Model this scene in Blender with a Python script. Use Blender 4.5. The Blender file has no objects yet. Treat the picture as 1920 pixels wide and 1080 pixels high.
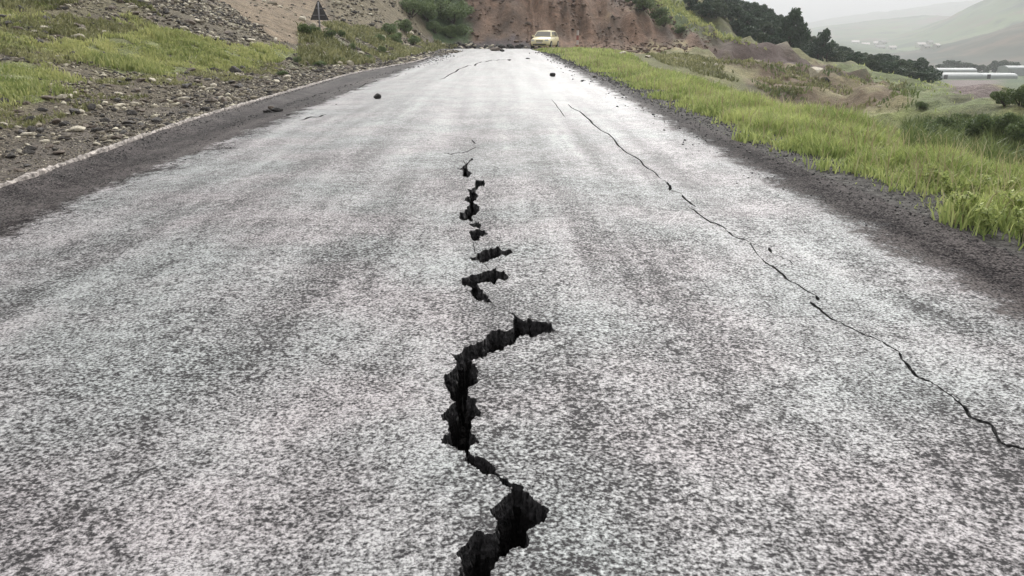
import bpy, bmesh, math, random
import numpy as np
from mathutils import Vector, Matrix
from mathutils.geometry import delaunay_2d_cdt
R = math.radians
random.seed(7); rng = np.random.default_rng(7)
scene = bpy.context.scene
col = scene.collection

# ------------------------------------------------------------------ camera
F = 1507.0                                   # focal length in pixels of the 1920 px wide photograph
PITCH = math.atan((540-57)/F); YAW = 0.0126; CH = 1.5
cam_d = bpy.data.cameras.new('camera'); cam = bpy.data.objects.new('camera', cam_d); col.objects.link(cam)
cam.location = (0, 0, CH); cam.rotation_euler = (math.pi/2-PITCH, 0, -YAW)
cam_d.sensor_width = 36; cam_d.lens = F/1920*36; cam_d.clip_start = 0.05; cam_d.clip_end = 20000
scene.camera = cam

# ------------------------------------------------------------------ sky, sun, exposure
SUN_AZ, SUN_EL = R(16), R(42)
world = bpy.data.worlds.new('World'); scene.world = world; world.use_nodes = True
wn = world.node_tree; wn.nodes.clear()
sky = wn.nodes.new('ShaderNodeTexSky'); sky.sky_type = 'NISHITA'; sky.sun_disc = False
sky.sun_elevation = SUN_EL; sky.sun_rotation = SUN_AZ
sky.air_density = 1.0; sky.dust_density = 5.0; sky.ozone_density = 1.0
hs = wn.nodes.new('ShaderNodeHueSaturation'); hs.inputs['Saturation'].default_value = 0.10
bg = wn.nodes.new('ShaderNodeBackground'); bg.inputs['Strength'].default_value = 0.148
wo = wn.nodes.new('ShaderNodeOutputWorld')
wn.links.new(sky.outputs[0], hs.inputs['Color']); wn.links.new(hs.outputs[0], bg.inputs['Color']); wn.links.new(bg.outputs[0], wo.inputs['Surface'])
sl = bpy.data.lights.new('sun', 'SUN'); sl.energy = 1.0; sl.angle = R(25); sl.color = (1, 0.97, 0.92)
so = bpy.data.objects.new('sun', sl); col.objects.link(so)
sdir = Vector((math.sin(SUN_AZ)*math.cos(SUN_EL), math.cos(SUN_AZ)*math.cos(SUN_EL), math.sin(SUN_EL)))
so.rotation_euler = sdir.to_track_quat('Z', 'Y').to_euler(); so.location = (0, 0, 50)
scene.view_settings.view_transform = 'Standard'; scene.view_settings.look = 'None'
scene.view_settings.gamma = 1; scene.view_settings.exposure = 0.90
scene.view_settings.use_curve_mapping = False

# ------------------------------------------------------------------ helpers
cp, sp, cy, sy = math.cos(PITCH), math.sin(PITCH), math.cos(YAW), math.sin(YAW)
FW = np.array([sy*cp, cy*cp, -sp]); RT = np.array([cy, -sy, 0.0]); UP = np.array([sy*sp, cy*sp, cp])
def ray(px, py):
    return FW + RT*((px-960)/F) + UP*(-(py-540)/F)
def at(px, py, Y):                            # point at ground distance Y in the direction of a picture point
    d = ray(px, py); k = Y/d[1]
    return np.array([0, 0, CH]) + d*k
def flat(px, py, z=0.0):
    d = ray(px, py); k = (z-CH)/d[2]
    return (d[0]*k, d[1]*k)
_P = rng.random((256, 256))
def vn(x, y):
    xi = np.floor(x).astype(int); yi = np.floor(y).astype(int); fx = x-xi; fy = y-yi
    fx = fx*fx*(3-2*fx); fy = fy*fy*(3-2*fy)
    a = _P[xi & 255, yi & 255]; b = _P[(xi+1) & 255, yi & 255]; c = _P[xi & 255, (yi+1) & 255]; d = _P[(xi+1) & 255, (yi+1) & 255]
    return (a*(1-fx)+b*fx)*(1-fy)+(c*(1-fx)+d*fx)*fy
def fbm(x, y, s, o=4, g=0.5):
    x = np.asarray(x, float)*s; y = np.asarray(y, float)*s; r = 0; a = 1; t = 0
    for i in range(o):
        r = r + a*vn(x+17.3*i, y+9.1*i); t += a; a *= g; x = x*2.03; y = y*2.03
    return r/t-0.5
def sst(a, b, x):
    t = np.clip((np.asarray(x, float)-a)/(b-a), 0, 1); return t*t*(3-2*t)
def tag(o, label=None, cat=None, group=None, kind=None):
    if label: o['label'] = label
    if cat: o['category'] = cat
    if group: o['group'] = group
    if kind: o['kind'] = kind
    return o
def mesh_obj(name, verts, faces, mat, parent=None, smooth=False):
    me = bpy.data.meshes.new(name); me.from_pydata([tuple(map(float, v)) for v in verts], [], faces)
    o = bpy.data.objects.new(name, me); col.objects.link(o)
    if mat: me.materials.append(mat)
    if smooth: me.polygons.foreach_set('use_smooth', [True]*len(me.polygons))
    if parent: o.parent = parent
    return o
def np_obj(name, V, Fc, mat, parent=None, smooth=False, colr=None):
    """V (n,3), Fc (m,k) with equal-sized faces"""
    me = bpy.data.meshes.new(name); m, k = Fc.shape
    me.vertices.add(len(V)); me.vertices.foreach_set('co', V.astype(np.float32).ravel())
    me.loops.add(m*k); me.loops.foreach_set('vertex_index', Fc.astype(np.int32).ravel())
    me.polygons.add(m); me.polygons.foreach_set('loop_start', np.arange(0, m*k, k, dtype=np.int32))
    me.polygons.foreach_set('loop_total', np.full(m, k, dtype=np.int32))
    me.polygons.foreach_set('use_smooth', np.full(m, smooth))
    me.update(calc_edges=True)
    if colr is not None:
        a = me.color_attributes.new('cover', 'FLOAT_COLOR', 'POINT')
        c4 = np.ones((len(V), 4), np.float32); c4[:, :3] = colr; a.data.foreach_set('color', c4.ravel())
    o = bpy.data.objects.new(name, me); col.objects.link(o); me.materials.append(mat)
    if parent: o.parent = parent
    return o
def bm_obj(name, bm, mat, parent=None, smooth=False):
    me = bpy.data.meshes.new(name); bm.to_mesh(me); bm.free()
    o = bpy.data.objects.new(name, me); col.objects.link(o); me.materials.append(mat)
    if smooth: me.polygons.foreach_set('use_smooth', [True]*len(me.polygons))
    if parent: o.parent = parent
    return o
def thing(name, loc=(0, 0, 0), rz=0):
    o = bpy.data.objects.new(name, None); col.objects.link(o); o.location = loc; o.rotation_euler = (0, 0, rz); o.empty_display_size = 0.3
    return o
def copy_tree(o, parent=None):
    c = o.copy(); col.objects.link(c); c.parent = parent
    if 'label' in c and parent is None: pass
    for ch in o.children: copy_tree(ch, c)
    return c
def bx(bm, c, s, rot=None, bevel=0):
    r = bmesh.ops.create_cube(bm, size=1); vs = r['verts']
    for v in vs: v.co = Vector((v.co.x*s[0], v.co.y*s[1], v.co.z*s[2]))
    if bevel:
        es = list({e for v in vs for e in v.link_edges})
        rr = bmesh.ops.bevel(bm, geom=es, offset=bevel, segments=2, affect='EDGES'); vs = list(set(rr['verts']) | {v for v in vs if v.is_valid})
    for v in vs:
        p = v.co
        if rot: p = rot @ p
        v.co = p+Vector(c)
def cyl(bm, c, r1, r2, h, axis='Z', seg=16):
    m = Matrix.Translation(c)
    if axis == 'X': m = m @ Matrix.Rotation(math.pi/2, 4, 'Y')
    if axis == 'Y': m = m @ Matrix.Rotation(math.pi/2, 4, 'X')
    bmesh.ops.create_cone(bm, cap_ends=True, segments=seg, radius1=r1, radius2=r2, depth=h, matrix=m)

# ------------------------------------------------------------------ materials
def mat_new(name):
    m = bpy.data.materials.new(name); m.use_nodes = True; nt = m.node_tree
    return m, nt, nt.nodes['Principled BSDF']
def N(nt, t, **kw):
    n = nt.nodes.new(t)
    for k, v in kw.items():
        if k in n.inputs: n.inputs[k].default_value = v
        else: setattr(n, k, v)
    return n
def simple(name, rgb, rough=0.6, metal=0, var=0.15, scale=6, bump=0, spec=0.5):
    m, nt, b = mat_new(name)
    tc = N(nt, 'ShaderNodeTexCoord'); no = N(nt, 'ShaderNodeTexNoise', Scale=scale, Detail=5.0)
    nt.links.new(tc.outputs['Object'], no.inputs['Vector'])
    mr = N(nt, 'ShaderNodeMapRange'); mr.inputs[1].default_value = 0.3; mr.inputs[2].default_value = 0.7; mr.inputs[3].default_value = 1-var; mr.inputs[4].default_value = 1+var
    nt.links.new(no.outputs['Fac'], mr.inputs[0])
    mx = N(nt, 'ShaderNodeVectorMath', operation='SCALE'); mx.inputs[0].default_value = rgb
    nt.links.new(mr.outputs[0], mx.inputs['Scale']); nt.links.new(mx.outputs[0], b.inputs['Base Color'])
    b.inputs['Roughness'].default_value = rough; b.inputs['Metallic'].default_value = metal; b.inputs['Specular IOR Level'].default_value = spec
    if bump:
        bp = N(nt, 'ShaderNodeBump', Strength=bump, Distance=0.05); nt.links.new(no.outputs['Fac'], bp.inputs['Height']); nt.links.new(bp.outputs[0], b.inputs['Normal'])
    return m
def math_(nt, op, a, b=None, clamp=False):
    n = nt.nodes.new('ShaderNodeMath'); n.operation = op; n.use_clamp = clamp
    for i, v in enumerate((a, b)):
        if v is None: continue
        if isinstance(v, (int, float)): n.inputs[i].default_value = v
        else: nt.links.new(v, n.inputs[i])
    return n.outputs[0]
def mixc(nt, fac, a, b):
    n = nt.nodes.new('ShaderNodeMix'); n.data_type = 'RGBA'
    for sock, v in ((n.inputs[0], fac), (n.inputs[6], a), (n.inputs[7], b)):
        if isinstance(v, (int, float)): sock.default_value = v
        elif isinstance(v, tuple): sock.default_value = (*v, 1)
        else: nt.links.new(v, sock)
    return n.outputs[2]
def mrange(nt, v, a, b, c=0.0, d=1.0, smooth=False):
    n = nt.nodes.new('ShaderNodeMapRange')
    if smooth: n.interpolation_type = 'SMOOTHSTEP'
    nt.links.new(v, n.inputs[0])
    for i, x in enumerate((a, b, c, d)): n.inputs[i+1].default_value = x
    return n.outputs[0]

def mat_road():
    m, nt, b = mat_new('wet_chip_asphalt'); L = nt.links
    tc = N(nt, 'ShaderNodeTexCoord'); P = tc.outputs['Object']
    n1 = N(nt, 'ShaderNodeTexNoise', Scale=62.0, Detail=2.0, Roughness=0.6); L.new(P, n1.inputs['Vector'])
    n3 = N(nt, 'ShaderNodeTexNoise', Scale=9.0, Detail=2.0, Roughness=0.6); L.new(P, n3.inputs['Vector'])
    n2 = N(nt, 'ShaderNodeTexNoise', Scale=24.0, Detail=3.0, Roughness=0.65); L.new(P, n2.inputs['Vector'])
    mp = N(nt, 'ShaderNodeMapping'); mp.inputs['Scale'].default_value = (1.25, 0.07, 1); L.new(P, mp.inputs['Vector'])
    st = N(nt, 'ShaderNodeTexNoise', Scale=1.9, Detail=3.0); L.new(mp.outputs[0], st.inputs['Vector'])
    pt = N(nt, 'ShaderNodeTexNoise', Scale=1.3, Detail=4.0, Roughness=0.6); L.new(P, pt.inputs['Vector'])
    sx = N(nt, 'ShaderNodeSeparateXYZ'); L.new(P, sx.inputs[0]); X = sx.outputs['X']; Y = sx.outputs['Y']
    wob = math_(nt, 'MULTIPLY', math_(nt, 'SUBTRACT', math_(nt, 'ADD', math_(nt, 'MULTIPLY', pt.outputs['Fac'], 0.45), math_(nt, 'ADD', math_(nt, 'MULTIPLY', n3.outputs['Fac'], 0.3), math_(nt, 'MULTIPLY', n2.outputs['Fac'], 0.25))), 0.5), 2.2)
    Xw = math_(nt, 'ADD', X, wob)
    # dark damp margins, dusted with grit
    mL = mrange(nt, Xw, -3.8, -4.12, 0, 1, True); mR = mrange(nt, Xw, 2.72, 3.02, 0, 1, True)
    marg = math_(nt, 'MAXIMUM', mL, mR)
    # chips
    s = math_(nt, 'ADD', math_(nt, 'ADD', math_(nt, 'MULTIPLY', n1.outputs['Fac'], 0.58), math_(nt, 'MULTIPLY', n2.outputs['Fac'], 0.27)), math_(nt, 'MULTIPLY', n3.outputs['Fac'], 0.15))
    wear = math_(nt, 'ADD', math_(nt, 'MULTIPLY', math_(nt, 'SUBTRACT', st.outputs['Fac'], 0.5), 0.22), math_(nt, 'MULTIPLY', math_(nt, 'SUBTRACT', pt.outputs['Fac'], 0.5), 0.15))
    s = math_(nt, 'ADD', s, wear)
    chip = mrange(nt, s, 0.425, 0.60, 0, 1)
    n4 = N(nt, 'ShaderNodeTexNoise', Scale=115.0, Detail=2.0, Roughness=0.6); L.new(P, n4.inputs['Vector'])
    chip = math_(nt, 'MULTIPLY', chip, mrange(nt, n4.outputs['Fac'], 0.34, 0.50, 0.25, 1.0))
    tint = N(nt, 'ShaderNodeTexNoise', Scale=0.7, Detail=2.0); L.new(P, tint.inputs['Vector'])
    ct = mixc(nt, mrange(nt, tint.outputs['Fac'], 0.4, 0.6), (0.43, 0.40, 0.402), (0.40, 0.418, 0.41))
    base = mixc(nt, chip, (0.034, 0.032, 0.033), ct)
    gr = mixc(nt, mrange(nt, s, 0.42, 0.66), (0.010, 0.009, 0.010), (0.14, 0.122, 0.115))
    c = mixc(nt, math_(nt, 'MULTIPLY', marg, 0.93), base, gr)
    L.new(c, b.inputs['Base Color'])
    rg = mrange(nt, n2.outputs['Fac'], 0.35, 0.65, 0.36, 0.58)
    rg = math_(nt, 'ADD', rg, math_(nt, 'MULTIPLY', math_(nt, 'SUBTRACT', 1.0, chip), mrange(nt, Y, 7, 22, 0.3, 0.0)))
    rg = math_(nt, 'ADD', rg, math_(nt, 'MULTIPLY', marg, 0.35), True); L.new(rg, b.inputs['Roughness'])
    L.new(math_(nt, 'MULTIPLY', mrange(nt, marg, 0, 1, 1.0, 0.2), math_(nt, 'ADD', mrange(nt, chip, 0, 1, 0.11, 0.60), math_(nt, 'MULTIPLY', mrange(nt, Y, 6, 24, 0, 0.95), math_(nt, 'SUBTRACT', 1.15, chip)))), b.inputs['Specular IOR Level'])
    b1 = N(nt, 'ShaderNodeBump', Strength=0.8, Distance=0.009); L.new(s, b1.inputs['Height'])
    L.new(b1.outputs[0], b.inputs['Normal'])
    return m
def mat_ground():
    m, nt, b = mat_new('soil_and_cover'); L = nt.links
    tc = N(nt, 'ShaderNodeTexCoord'); P = tc.outputs['Object']
    at_ = N(nt, 'ShaderNodeAttribute'); at_.attribute_name = 'cover'
    n1 = N(nt, 'ShaderNodeTexNoise', Scale=20.0, Detail=5.0, Roughness=0.8); L.new(P, n1.inputs['Vector'])
    n2 = N(nt, 'ShaderNodeTexNoise', Scale=1.6, Detail=6.0, Roughness=0.65); L.new(P, n2.inputs['Vector'])
    f = math_(nt, 'ADD', mrange(nt, n1.outputs['Fac'], 0.34, 0.66, 0.15, 1.9), mrange(nt, n2.outputs['Fac'], 0.3, 0.7, -0.35, 0.35))
    v = N(nt, 'ShaderNodeVectorMath', operation='SCALE'); L.new(at_.outputs['Color'], v.inputs[0]); L.new(f, v.inputs['Scale'])
    L.new(v.outputs[0], b.inputs['Base Color']); b.inputs['Roughness'].default_value = 0.9; b.inputs['Specular IOR Level'].default_value = 0.25
    bp = N(nt, 'ShaderNodeBump', Strength=0.7, Distance=0.03); L.new(n1.outputs['Fac'], bp.inputs['Height'])
    b2 = N(nt, 'ShaderNodeBump', Strength=0.6, Distance=0.35); L.new(n2.outputs['Fac'], b2.inputs['Height']); L.new(bp.outputs[0], b2.inputs['Normal'])
    L.new(b2.outputs[0], b.inputs['Normal'])
    return m
def mat_leaf(name, c1, c2, trans=0.25, rough=0.6):
    m, nt, b = mat_new(name); L = nt.links
    at_ = N(nt, 'ShaderNodeAttribute'); at_.attribute_name = 'cover'
    sx = N(nt, 'ShaderNodeSeparateColor'); L.new(at_.outputs['Color'], sx.inputs[0])
    c = mixc(nt, sx.outputs[0], c1, c2); L.new(c, b.inputs['Base Color'])
    b.inputs['Roughness'].default_value = rough; b.inputs['Specular IOR Level'].default_value = 0.3
    tr = N(nt, 'ShaderNodeBsdfTranslucent'); L.new(c, tr.inputs['Color']); mx = N(nt, 'ShaderNodeMixShader'); mx.inputs[0].default_value = trans
    out = nt.nodes['Material Output']; L.new(b.outputs[0], mx.inputs[1]); L.new(tr.outputs[0], mx.inputs[2]); L.new(mx.outputs[0], out.inputs['Surface'])
    return m
def mat_hill(d=0):
    m, nt, b = mat_new('hill_scrub' if d else 'hill_fields'); L = nt.links
    tc = N(nt, 'ShaderNodeTexCoord'); P = tc.outputs['Object']
    n1 = N(nt, 'ShaderNodeTexNoise', Scale=0.012, Detail=8.0, Roughness=0.62); L.new(P, n1.inputs['Vector'])
    vo = N(nt, 'ShaderNodeTexVoronoi', Scale=0.009); L.new(P, vo.inputs['Vector'])
    sx = N(nt, 'ShaderNodeSeparateColor'); L.new(vo.outputs['Color'], sx.inputs[0])
    c = mixc(nt, sx.outputs[0], *((((0.035, 0.045, 0.028), (0.075, 0.07, 0.045))) if d else ((0.05, 0.095, 0.035), (0.13, 0.18, 0.065))))
    c = mixc(nt, mrange(nt, n1.outputs['Fac'], 0.5, 0.62), c, (0.13, 0.095, 0.065))
    c = mixc(nt, mrange(nt, n1.outputs['Fac'], 0.47, 0.36), c, (0.025, 0.045, 0.022))
    L.new(c, b.inputs['Base Color']); b.inputs['Roughness'].default_value = 0.95
    return m

# ------------------------------------------------------------------ terrain height
def edgeL(y): y = np.asarray(y, float); return -4.92-0.55*sst(5, 16, y)+1.2*sst(28, 45, y)-0.9*sst(50, 68, y)
def edgeR(y): y = np.asarray(y, float); return 3.35+0.3*sst(12, 4, y)-0.9*sst(48, 72, y)
CT = []
def cpx(px, py, Y): p = at(px, py, Y); CT.append(tuple(p))
def cxy(x, y, z): CT.append((x, y, z))
for y in (-3, 3, 8, 15, 25, 38, 52, 66):
    for x in (-5.6, -2, 3.4, 5.6): cxy(x, y, 0.0 if x < 5 else -0.03)
for y in (0, 6, 14, 24): cxy(-7.5, y, 0.12); cxy(-10.5, y, 0.75); cxy(-15, y, 2.0); cxy(-24, y, 5.0); cxy(-45, y, 14)
for y in (34, 46, 60): cxy(-7.5, y, 0.45); cxy(-15, y, 3.6); cxy(-26, y, 9.0); cxy(-45, y, 18)
cpx(595, 44, 44); cpx(700, 80, 52); cpx(780, 92, 62)
for y in (2, 8, 16, 28, 42): cxy(8.5, y, -1.1); cxy(13, y, -2.8); cxy(20, y, -3.6)
for a in ((1500, 200, 38), (1700, 215, 44), (1900, 250, 33), (1900, 205, 55), (1700, 175, 72), (1560, 160, 70), (1450, 150, 60), (1330, 118, 62), (1220, 104, 68),
          (1120, 92, 76), (1600, 138, 105), (1700, 152, 118), (1775, 162, 125), (1850, 190, 80), (1480, 118, 96), (1380, 132, 80), (1440, 132, 84), (1400, 92, 98), (1470, 104, 102),
          (1170, 0, 94), (1250, 40, 91), (1320, 76, 90), (1250, 0, 114), (1340, 60, 112), (1440, 98, 118), (1560, 112, 140), (1700, 140, 150),
          (1400, 40, 150), (1500, 80, 160), (1340, 0, 145), (1600, 120, 180),
          (1300, 98, 78), (1200, 88, 82), (1100, 88, 80), (1000, 88, 79), (900, 88, 79), (820, 84, 76), (1200, 40, 86), (1100, 0, 88), (1000, 0, 88), (900, 0, 87), (830, 0, 84), (740, 0, 74), (660, 30, 62),
          (1800, 172, 165), (1900, 172, 170), (1800, 158, 240), (1900, 158, 240), (1800, 148, 320), (1920, 148, 320), (1850, 138, 420)): cpx(*a)
for x, y, z in ((0, 130, 30), (-40, 110, 34), (-80, 60, 40), (30, 140, 14), (-150, 150, 70), (0, 260, 70), (60, 220, 4), (110, 240, -12),
                (60, 5, -6), (60, 30, -6), (100, 60, -8), (150, 0, -10), (200, 120, -15), (150, 420, -20), (400, 300, -22), (400, 900, -24), (1200, 900, -24), (1500, 3000, -24), (300, 3000, -24), (900, 0, -24), (-400, 600, 100), (-300, 0, 70), (0, 900, 60), (-600, 3000, 60), (3000, 1500, -24), (2500, 200, -24)): cxy(x, y, z)
CT = np.array(CT)
def uv(x, y):
    r = np.hypot(x, y+6); return np.stack([1.7*np.arctan2(x, y+6), np.log(r+3)], -1)
def _phi(d2): return 0.5*d2*np.log(d2+1e-9)
def _solve():
    U = uv(CT[:, 0], CT[:, 1]); n = len(U); q = CT[:, 2]/(np.hypot(CT[:, 0], CT[:, 1])+8)
    K = _phi(((U[:, None]-U[None])**2).sum(-1))+np.eye(n)*0.0006
    Pm = np.c_[np.ones(n), U]; A = np.zeros((n+3, n+3)); A[:n, :n] = K; A[:n, n:] = Pm; A[n:, :n] = Pm.T
    return U, np.linalg.solve(A, np.r_[q, 0, 0, 0])
_U, _W = _solve()
def tps(x, y):
    x = np.asarray(x, float); y = np.asarray(y, float); sh = x.shape; x = x.ravel(); y = y.ravel(); out = np.empty(len(x))
    for i in range(0, len(x), 20000):
        u = uv(x[i:i+20000], y[i:i+20000]); K = _phi(((u[:, None]-_U[None])**2).sum(-1))
        out[i:i+20000] = K @ _W[:-3]+_W[-3]+u @ _W[-2:]
    return (out*(np.hypot(x, y)+8)).reshape(sh)
def H(x, y):
    x = np.asarray(x, float); y = np.asarray(y, float)
    h = tps(x, y)
    tL = edgeL(y)-x; tR = x-edgeR(y); t = np.maximum(tL, tR)
    past = sst(67, 76, y)
    w = np.maximum(sst(0.2, 3.0, t), past)
    z = h*w-0.02*(1-w)
    d = np.hypot(x, y)
    z = z+(fbm(x, y, 0.9, 4)*0.28*sst(0.6, 3, tL)*(tL > 0))+fbm(x, y, 7, 3)*0.05*sst(0, .6, t)
    z = z+fbm(x+50, y, 2.2, 3, .6)*0.16*sst(0.8, 2.5, tR)*(tR > 0)
    fld = sst(10, 20, tR)*(1-sst(110, 160, d))
    rid = 1-np.abs(fbm(x, y, 0.11, 3)*4)
    z = z+fld*(fbm(x, y, 0.16, 4)*2.6+rid*0.3+fbm(x, y, .45, 4, .6)*1.9)
    z = z+1.5*np.exp(-((x-28.0)/8.0)**2-((y-89)/5.5)**2)
    cut = past*(1-sst(110, 150, d))*(x < 40)
    z = z+cut*(np.abs(fbm(x*1.0, y*0.3+x*.2, 0.45, 4, .6))*4.6-0.5)*sst(78, 84, y)+cut*fbm(x, y, 1.3, 3)*0.5*sst(70, 76, y)
    z = z+fbm(x, y, 0.01, 4)*14*sst(500, 1200, d)
    return z
def hit(pts, extra=0.0):
    """where the lines of sight of picture points meet the ground (x, y, z)"""
    pts = np.asarray(pts, float); D = np.stack([ray(a, b) for a, b in pts]); D = D/D[:, 1:2]
    Ys = np.exp(np.linspace(math.log(1.8), math.log(900), 700)); res = np.full(len(pts), 900.0); done = np.zeros(len(pts), bool)
    z = CH+D[:, 2:3]*Ys[None]; hx = H(D[:, 0:1]*Ys[None], np.broadcast_to(Ys[None], z.shape)); below = z <= hx+extra
    for i in range(len(pts)):
        k = np.argmax(below[i])
        if below[i, k]:
            if k > 0:
                a = z[i, k-1]-hx[i, k-1]; b_ = hx[i, k]-z[i, k]; res[i] = Ys[k-1]+(Ys[k]-Ys[k-1])*a/(a+b_+1e-9)
            else: res[i] = Ys[k]
    x = D[:, 0]*res; return np.stack([x, res, H(x, res)], -1)
def in_poly(x, y, poly):
    c = np.zeros(x.shape, bool); n = len(poly)
    for i in range(n):
        x1, y1 = poly[i]; x2, y2 = poly[(i+1) % n]
        if y1 == y2: continue
        c ^= ((y1 > y) != (y2 > y)) & (x < (x2-x1)*(y-y1)/(y2-y1)+x1)
    return c
def dense(p, m=6):
    r = []
    for i in range(len(p)):
        a = p[i]; b = p[(i+1) % len(p)]
        for k in range(m): r.append((a[0]+(b[0]-a[0])*k/m, a[1]+(b[1]-a[1])*k/m))
    return r
def patch(p): return hit(dense(p))[:, :2]

# ground cover patches (outlines seen in the photograph, laid on the ground where they stand)
GR = (0.15, 0.20, 0.055); BRT = (0.15, 0.165, 0.065); TAN = (0.20, 0.155, 0.105); SCR = (0.12, 0.10, 0.085); RED = (0.150, 0.098, 0.068); DRK = (0.075, 0.066, 0.06)
COVER = [
 ([(-300, 260), (-300, -60), (240, -60), (560, 92), (300, 140), (110, 180), (0, 215)], (0.125, 0.11, 0.065), 1.0),
 ([(-200, 115), (60, 118), (100, 150), (60, 190), (-200, 215)], BRT, 1.0),
 ([(150, 72), (300, 55), (420, 82), (560, 96), (540, 112), (420, 130), (300, 142), (200, 130), (140, 100)], BRT, 1.0),
 ([(200, -60), (330, -60), (520, 78), (400, 78), (290, 42)], SCR, .5),
 ([(330, -60), (600, -60), (630, 84), (520, 78), (430, 30)], TAN, 1.0),
 ([(560, 92), (640, 60), (800, 90), (870, 96), (700, 130), (600, 150), (540, 130)], (0.12, 0.125, 0.07), .7),
 ([(600, -60), (760, -60), (870, 86), (800, 92), (640, 64)], (0.15, 0.125, 0.08), 1.0),
 ([(740, -60), (850, -60), (905, 84), (820, 88)], (0.07, 0.10, 0.045), 1.0),
 ([(850, -60), (1180, -60), (1260, 36), (1330, 74), (1350, 100), (1000, 94), (890, 90)], RED, 1.0),
 ([(860, 78), (1000, 76), (1000, 94), (860, 94)], (0.085, 0.066, 0.063), 1.0),
 ([(1190, -30), (1270, -30), (1345, 58), (1440, 94), (1430, 102), (1330, 78), (1260, 44)], (0.12, 0.16, 0.075), 1.0),
 ([(1345, 96), (1420, 98), (1480, 112), (1490, 132), (1420, 138), (1350, 124)], (0.105, 0.075, 0.064), 1.0),
 ([(1200, 92), (1350, 104), (1500, 130), (1560, 158), (1420, 150), (1250, 116)], (0.17, 0.14, 0.075), .6),
 ([(1460, 112), (1560, 120), (1700, 165), (1720, 205), (1640, 210), (1560, 225), (1440, 185), (1400, 150)], (0.14, 0.098, 0.064), .85),
 ([(1560, 116), (1700, 132), (1780, 160), (1850, 190), (1920, 205), (1920, 230), (1720, 212), (1690, 165)], (0.13, 0.155, 0.065), .9),
 ([(1620, 205), (1920, 215), (1920, 235), (1700, 240), (1660, 270), (1600, 240)], (0.17, 0.19, 0.07), 1.0),
 ([(1700, 228), (1920, 232), (1920, 320), (1700, 300)], (0.075, 0.11, 0.035), 1.0),
 ([(1770, 150), (1875, 150), (1862, 188), (1790, 176)], (0.17, 0.135, 0.125), 1.0),
]
def cover_cols(x, y):
    n = len(x); c = np.tile(np.array([0.13, 0.13, 0.055]), (n, 1)); tL = edgeL(y)-x; tR = x-edgeR(y)
    left = sst(0.0, 0.6, tL); c = c*(1-left[:, None])+left[:, None]*np.array((0.105, 0.088, 0.062))
    wx = fbm(x, y, 0.5, 4)*np.maximum(0.7, 0.018*np.hypot(x, y)); wy = fbm(x+99, y+31, 0.5, 4)*np.maximum(0.9, 0.03*np.hypot(x, y))
    for p, rgb, w in COVER:
        m = in_poly(x+wx, y+wy, patch(p)).astype(float)*w*(sst(-.32, -.1, fbm(x+3, y+8, 1.1, 3)) if p[0][0] < 500 else 1.0)
        c = c*(1-m[:, None])+np.array(rgb)*m[:, None]
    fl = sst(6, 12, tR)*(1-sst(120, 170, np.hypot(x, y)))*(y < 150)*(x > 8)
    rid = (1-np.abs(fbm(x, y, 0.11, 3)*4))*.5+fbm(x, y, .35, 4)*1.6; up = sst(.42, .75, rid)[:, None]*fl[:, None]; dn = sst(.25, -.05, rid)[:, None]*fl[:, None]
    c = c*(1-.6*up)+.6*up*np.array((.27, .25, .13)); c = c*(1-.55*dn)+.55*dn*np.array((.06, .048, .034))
    pm = np.exp(-(((x-28.0)/8.5)**2+((y-86)/7.5)**2)**2)[:, None]; c = c*(1-pm)+pm*np.array((.10, .072, .062))
    rc = in_poly(x, y, patch(COVER[8][0])); c = c*(1+(rc*np.clip(fbm(x+x*0, y*.5, .7, 5, .65)*2.4+fbm(x, y, .25, 3)*.8, -.45, .35))[:, None]*np.array((1, .9, .85)))
    g = sst(1.9, 0.7, tR+fbm(x, y, 1.5, 3)*1.2)*(tR > -1)*(y < 80)
    c = c*(1-g[:, None])+g[:, None]*np.array((0.07, 0.065, 0.06))
    g = sst(2.2, 1.0, tL+fbm(x, y, 1.5, 3)*1.4)*(tL > -1)*(y < 76)
    c = c*(1-g[:, None])+g[:, None]*np.array((0.105, 0.09, 0.075))
    far = sst(160, 300, np.hypot(x, y)); v = fbm(x, y, 0.02, 5)
    fc = np.array((0.07, 0.10, 0.045))[None]+np.clip(v*3, -1, 1)[:, None]*np.array((0.035, 0.03, 0.015))
    keep = in_poly(x, y, patch(COVER[-1][0]))
    far = far*(~keep); c = c*(1-far[:, None])+fc*far[:, None]
    return np.clip(c, 0.01, 0.6)

M_road = mat_road(); M_ground = mat_ground(); M_hill = mat_hill(); M_hill2 = mat_hill(1)
M_asph = simple('broken_asphalt', (0.06, 0.056, 0.056), 0.85, bump=1.0, scale=40, var=.5)
M_soil = simple('crack_soil', (0.022, 0.019, 0.018), 0.95, bump=1.0, scale=30, var=.5)
M_kerb = simple('worn_concrete', (0.36, 0.32, 0.29), 0.8, scale=14, var=.7, bump=.8)

# ------------------------------------------------------------------ ground sheet
ys = np.exp(np.linspace(math.log(3.0), math.log(7006), 640))-6
ts = np.r_[0, np.exp(np.linspace(math.log(0.06), math.log(4500), 330))]
NI = 12
YY = ys[:, None]; eL = edgeL(ys)[:, None]; eR = edgeR(ys)[:, None]
inner = eL+(eR-eL)*(np.arange(1, NI)/NI)[None]
XX = np.concatenate([eL-ts[::-1][None], inner, eR+ts[None]], 1); YG = np.broadcast_to(YY, XX.shape)
nr, nc = XX.shape
ZZ = H(XX, YG)
nl = len(ts)
isin = np.zeros((nr, nc), bool); isin[:, nl:nl+NI-1] = True
ZZ = np.where(isin & (YG < 72), -0.06, ZZ)
gx, gy = XX.ravel(), YG.ravel(); C = cover_cols(gx, gy)
idx = np.arange(nr*nc).reshape(nr, nc); q = np.stack([idx[:-1, :-1], idx[:-1, 1:], idx[1:, 1:], idx[1:, :-1]], -1)
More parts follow.
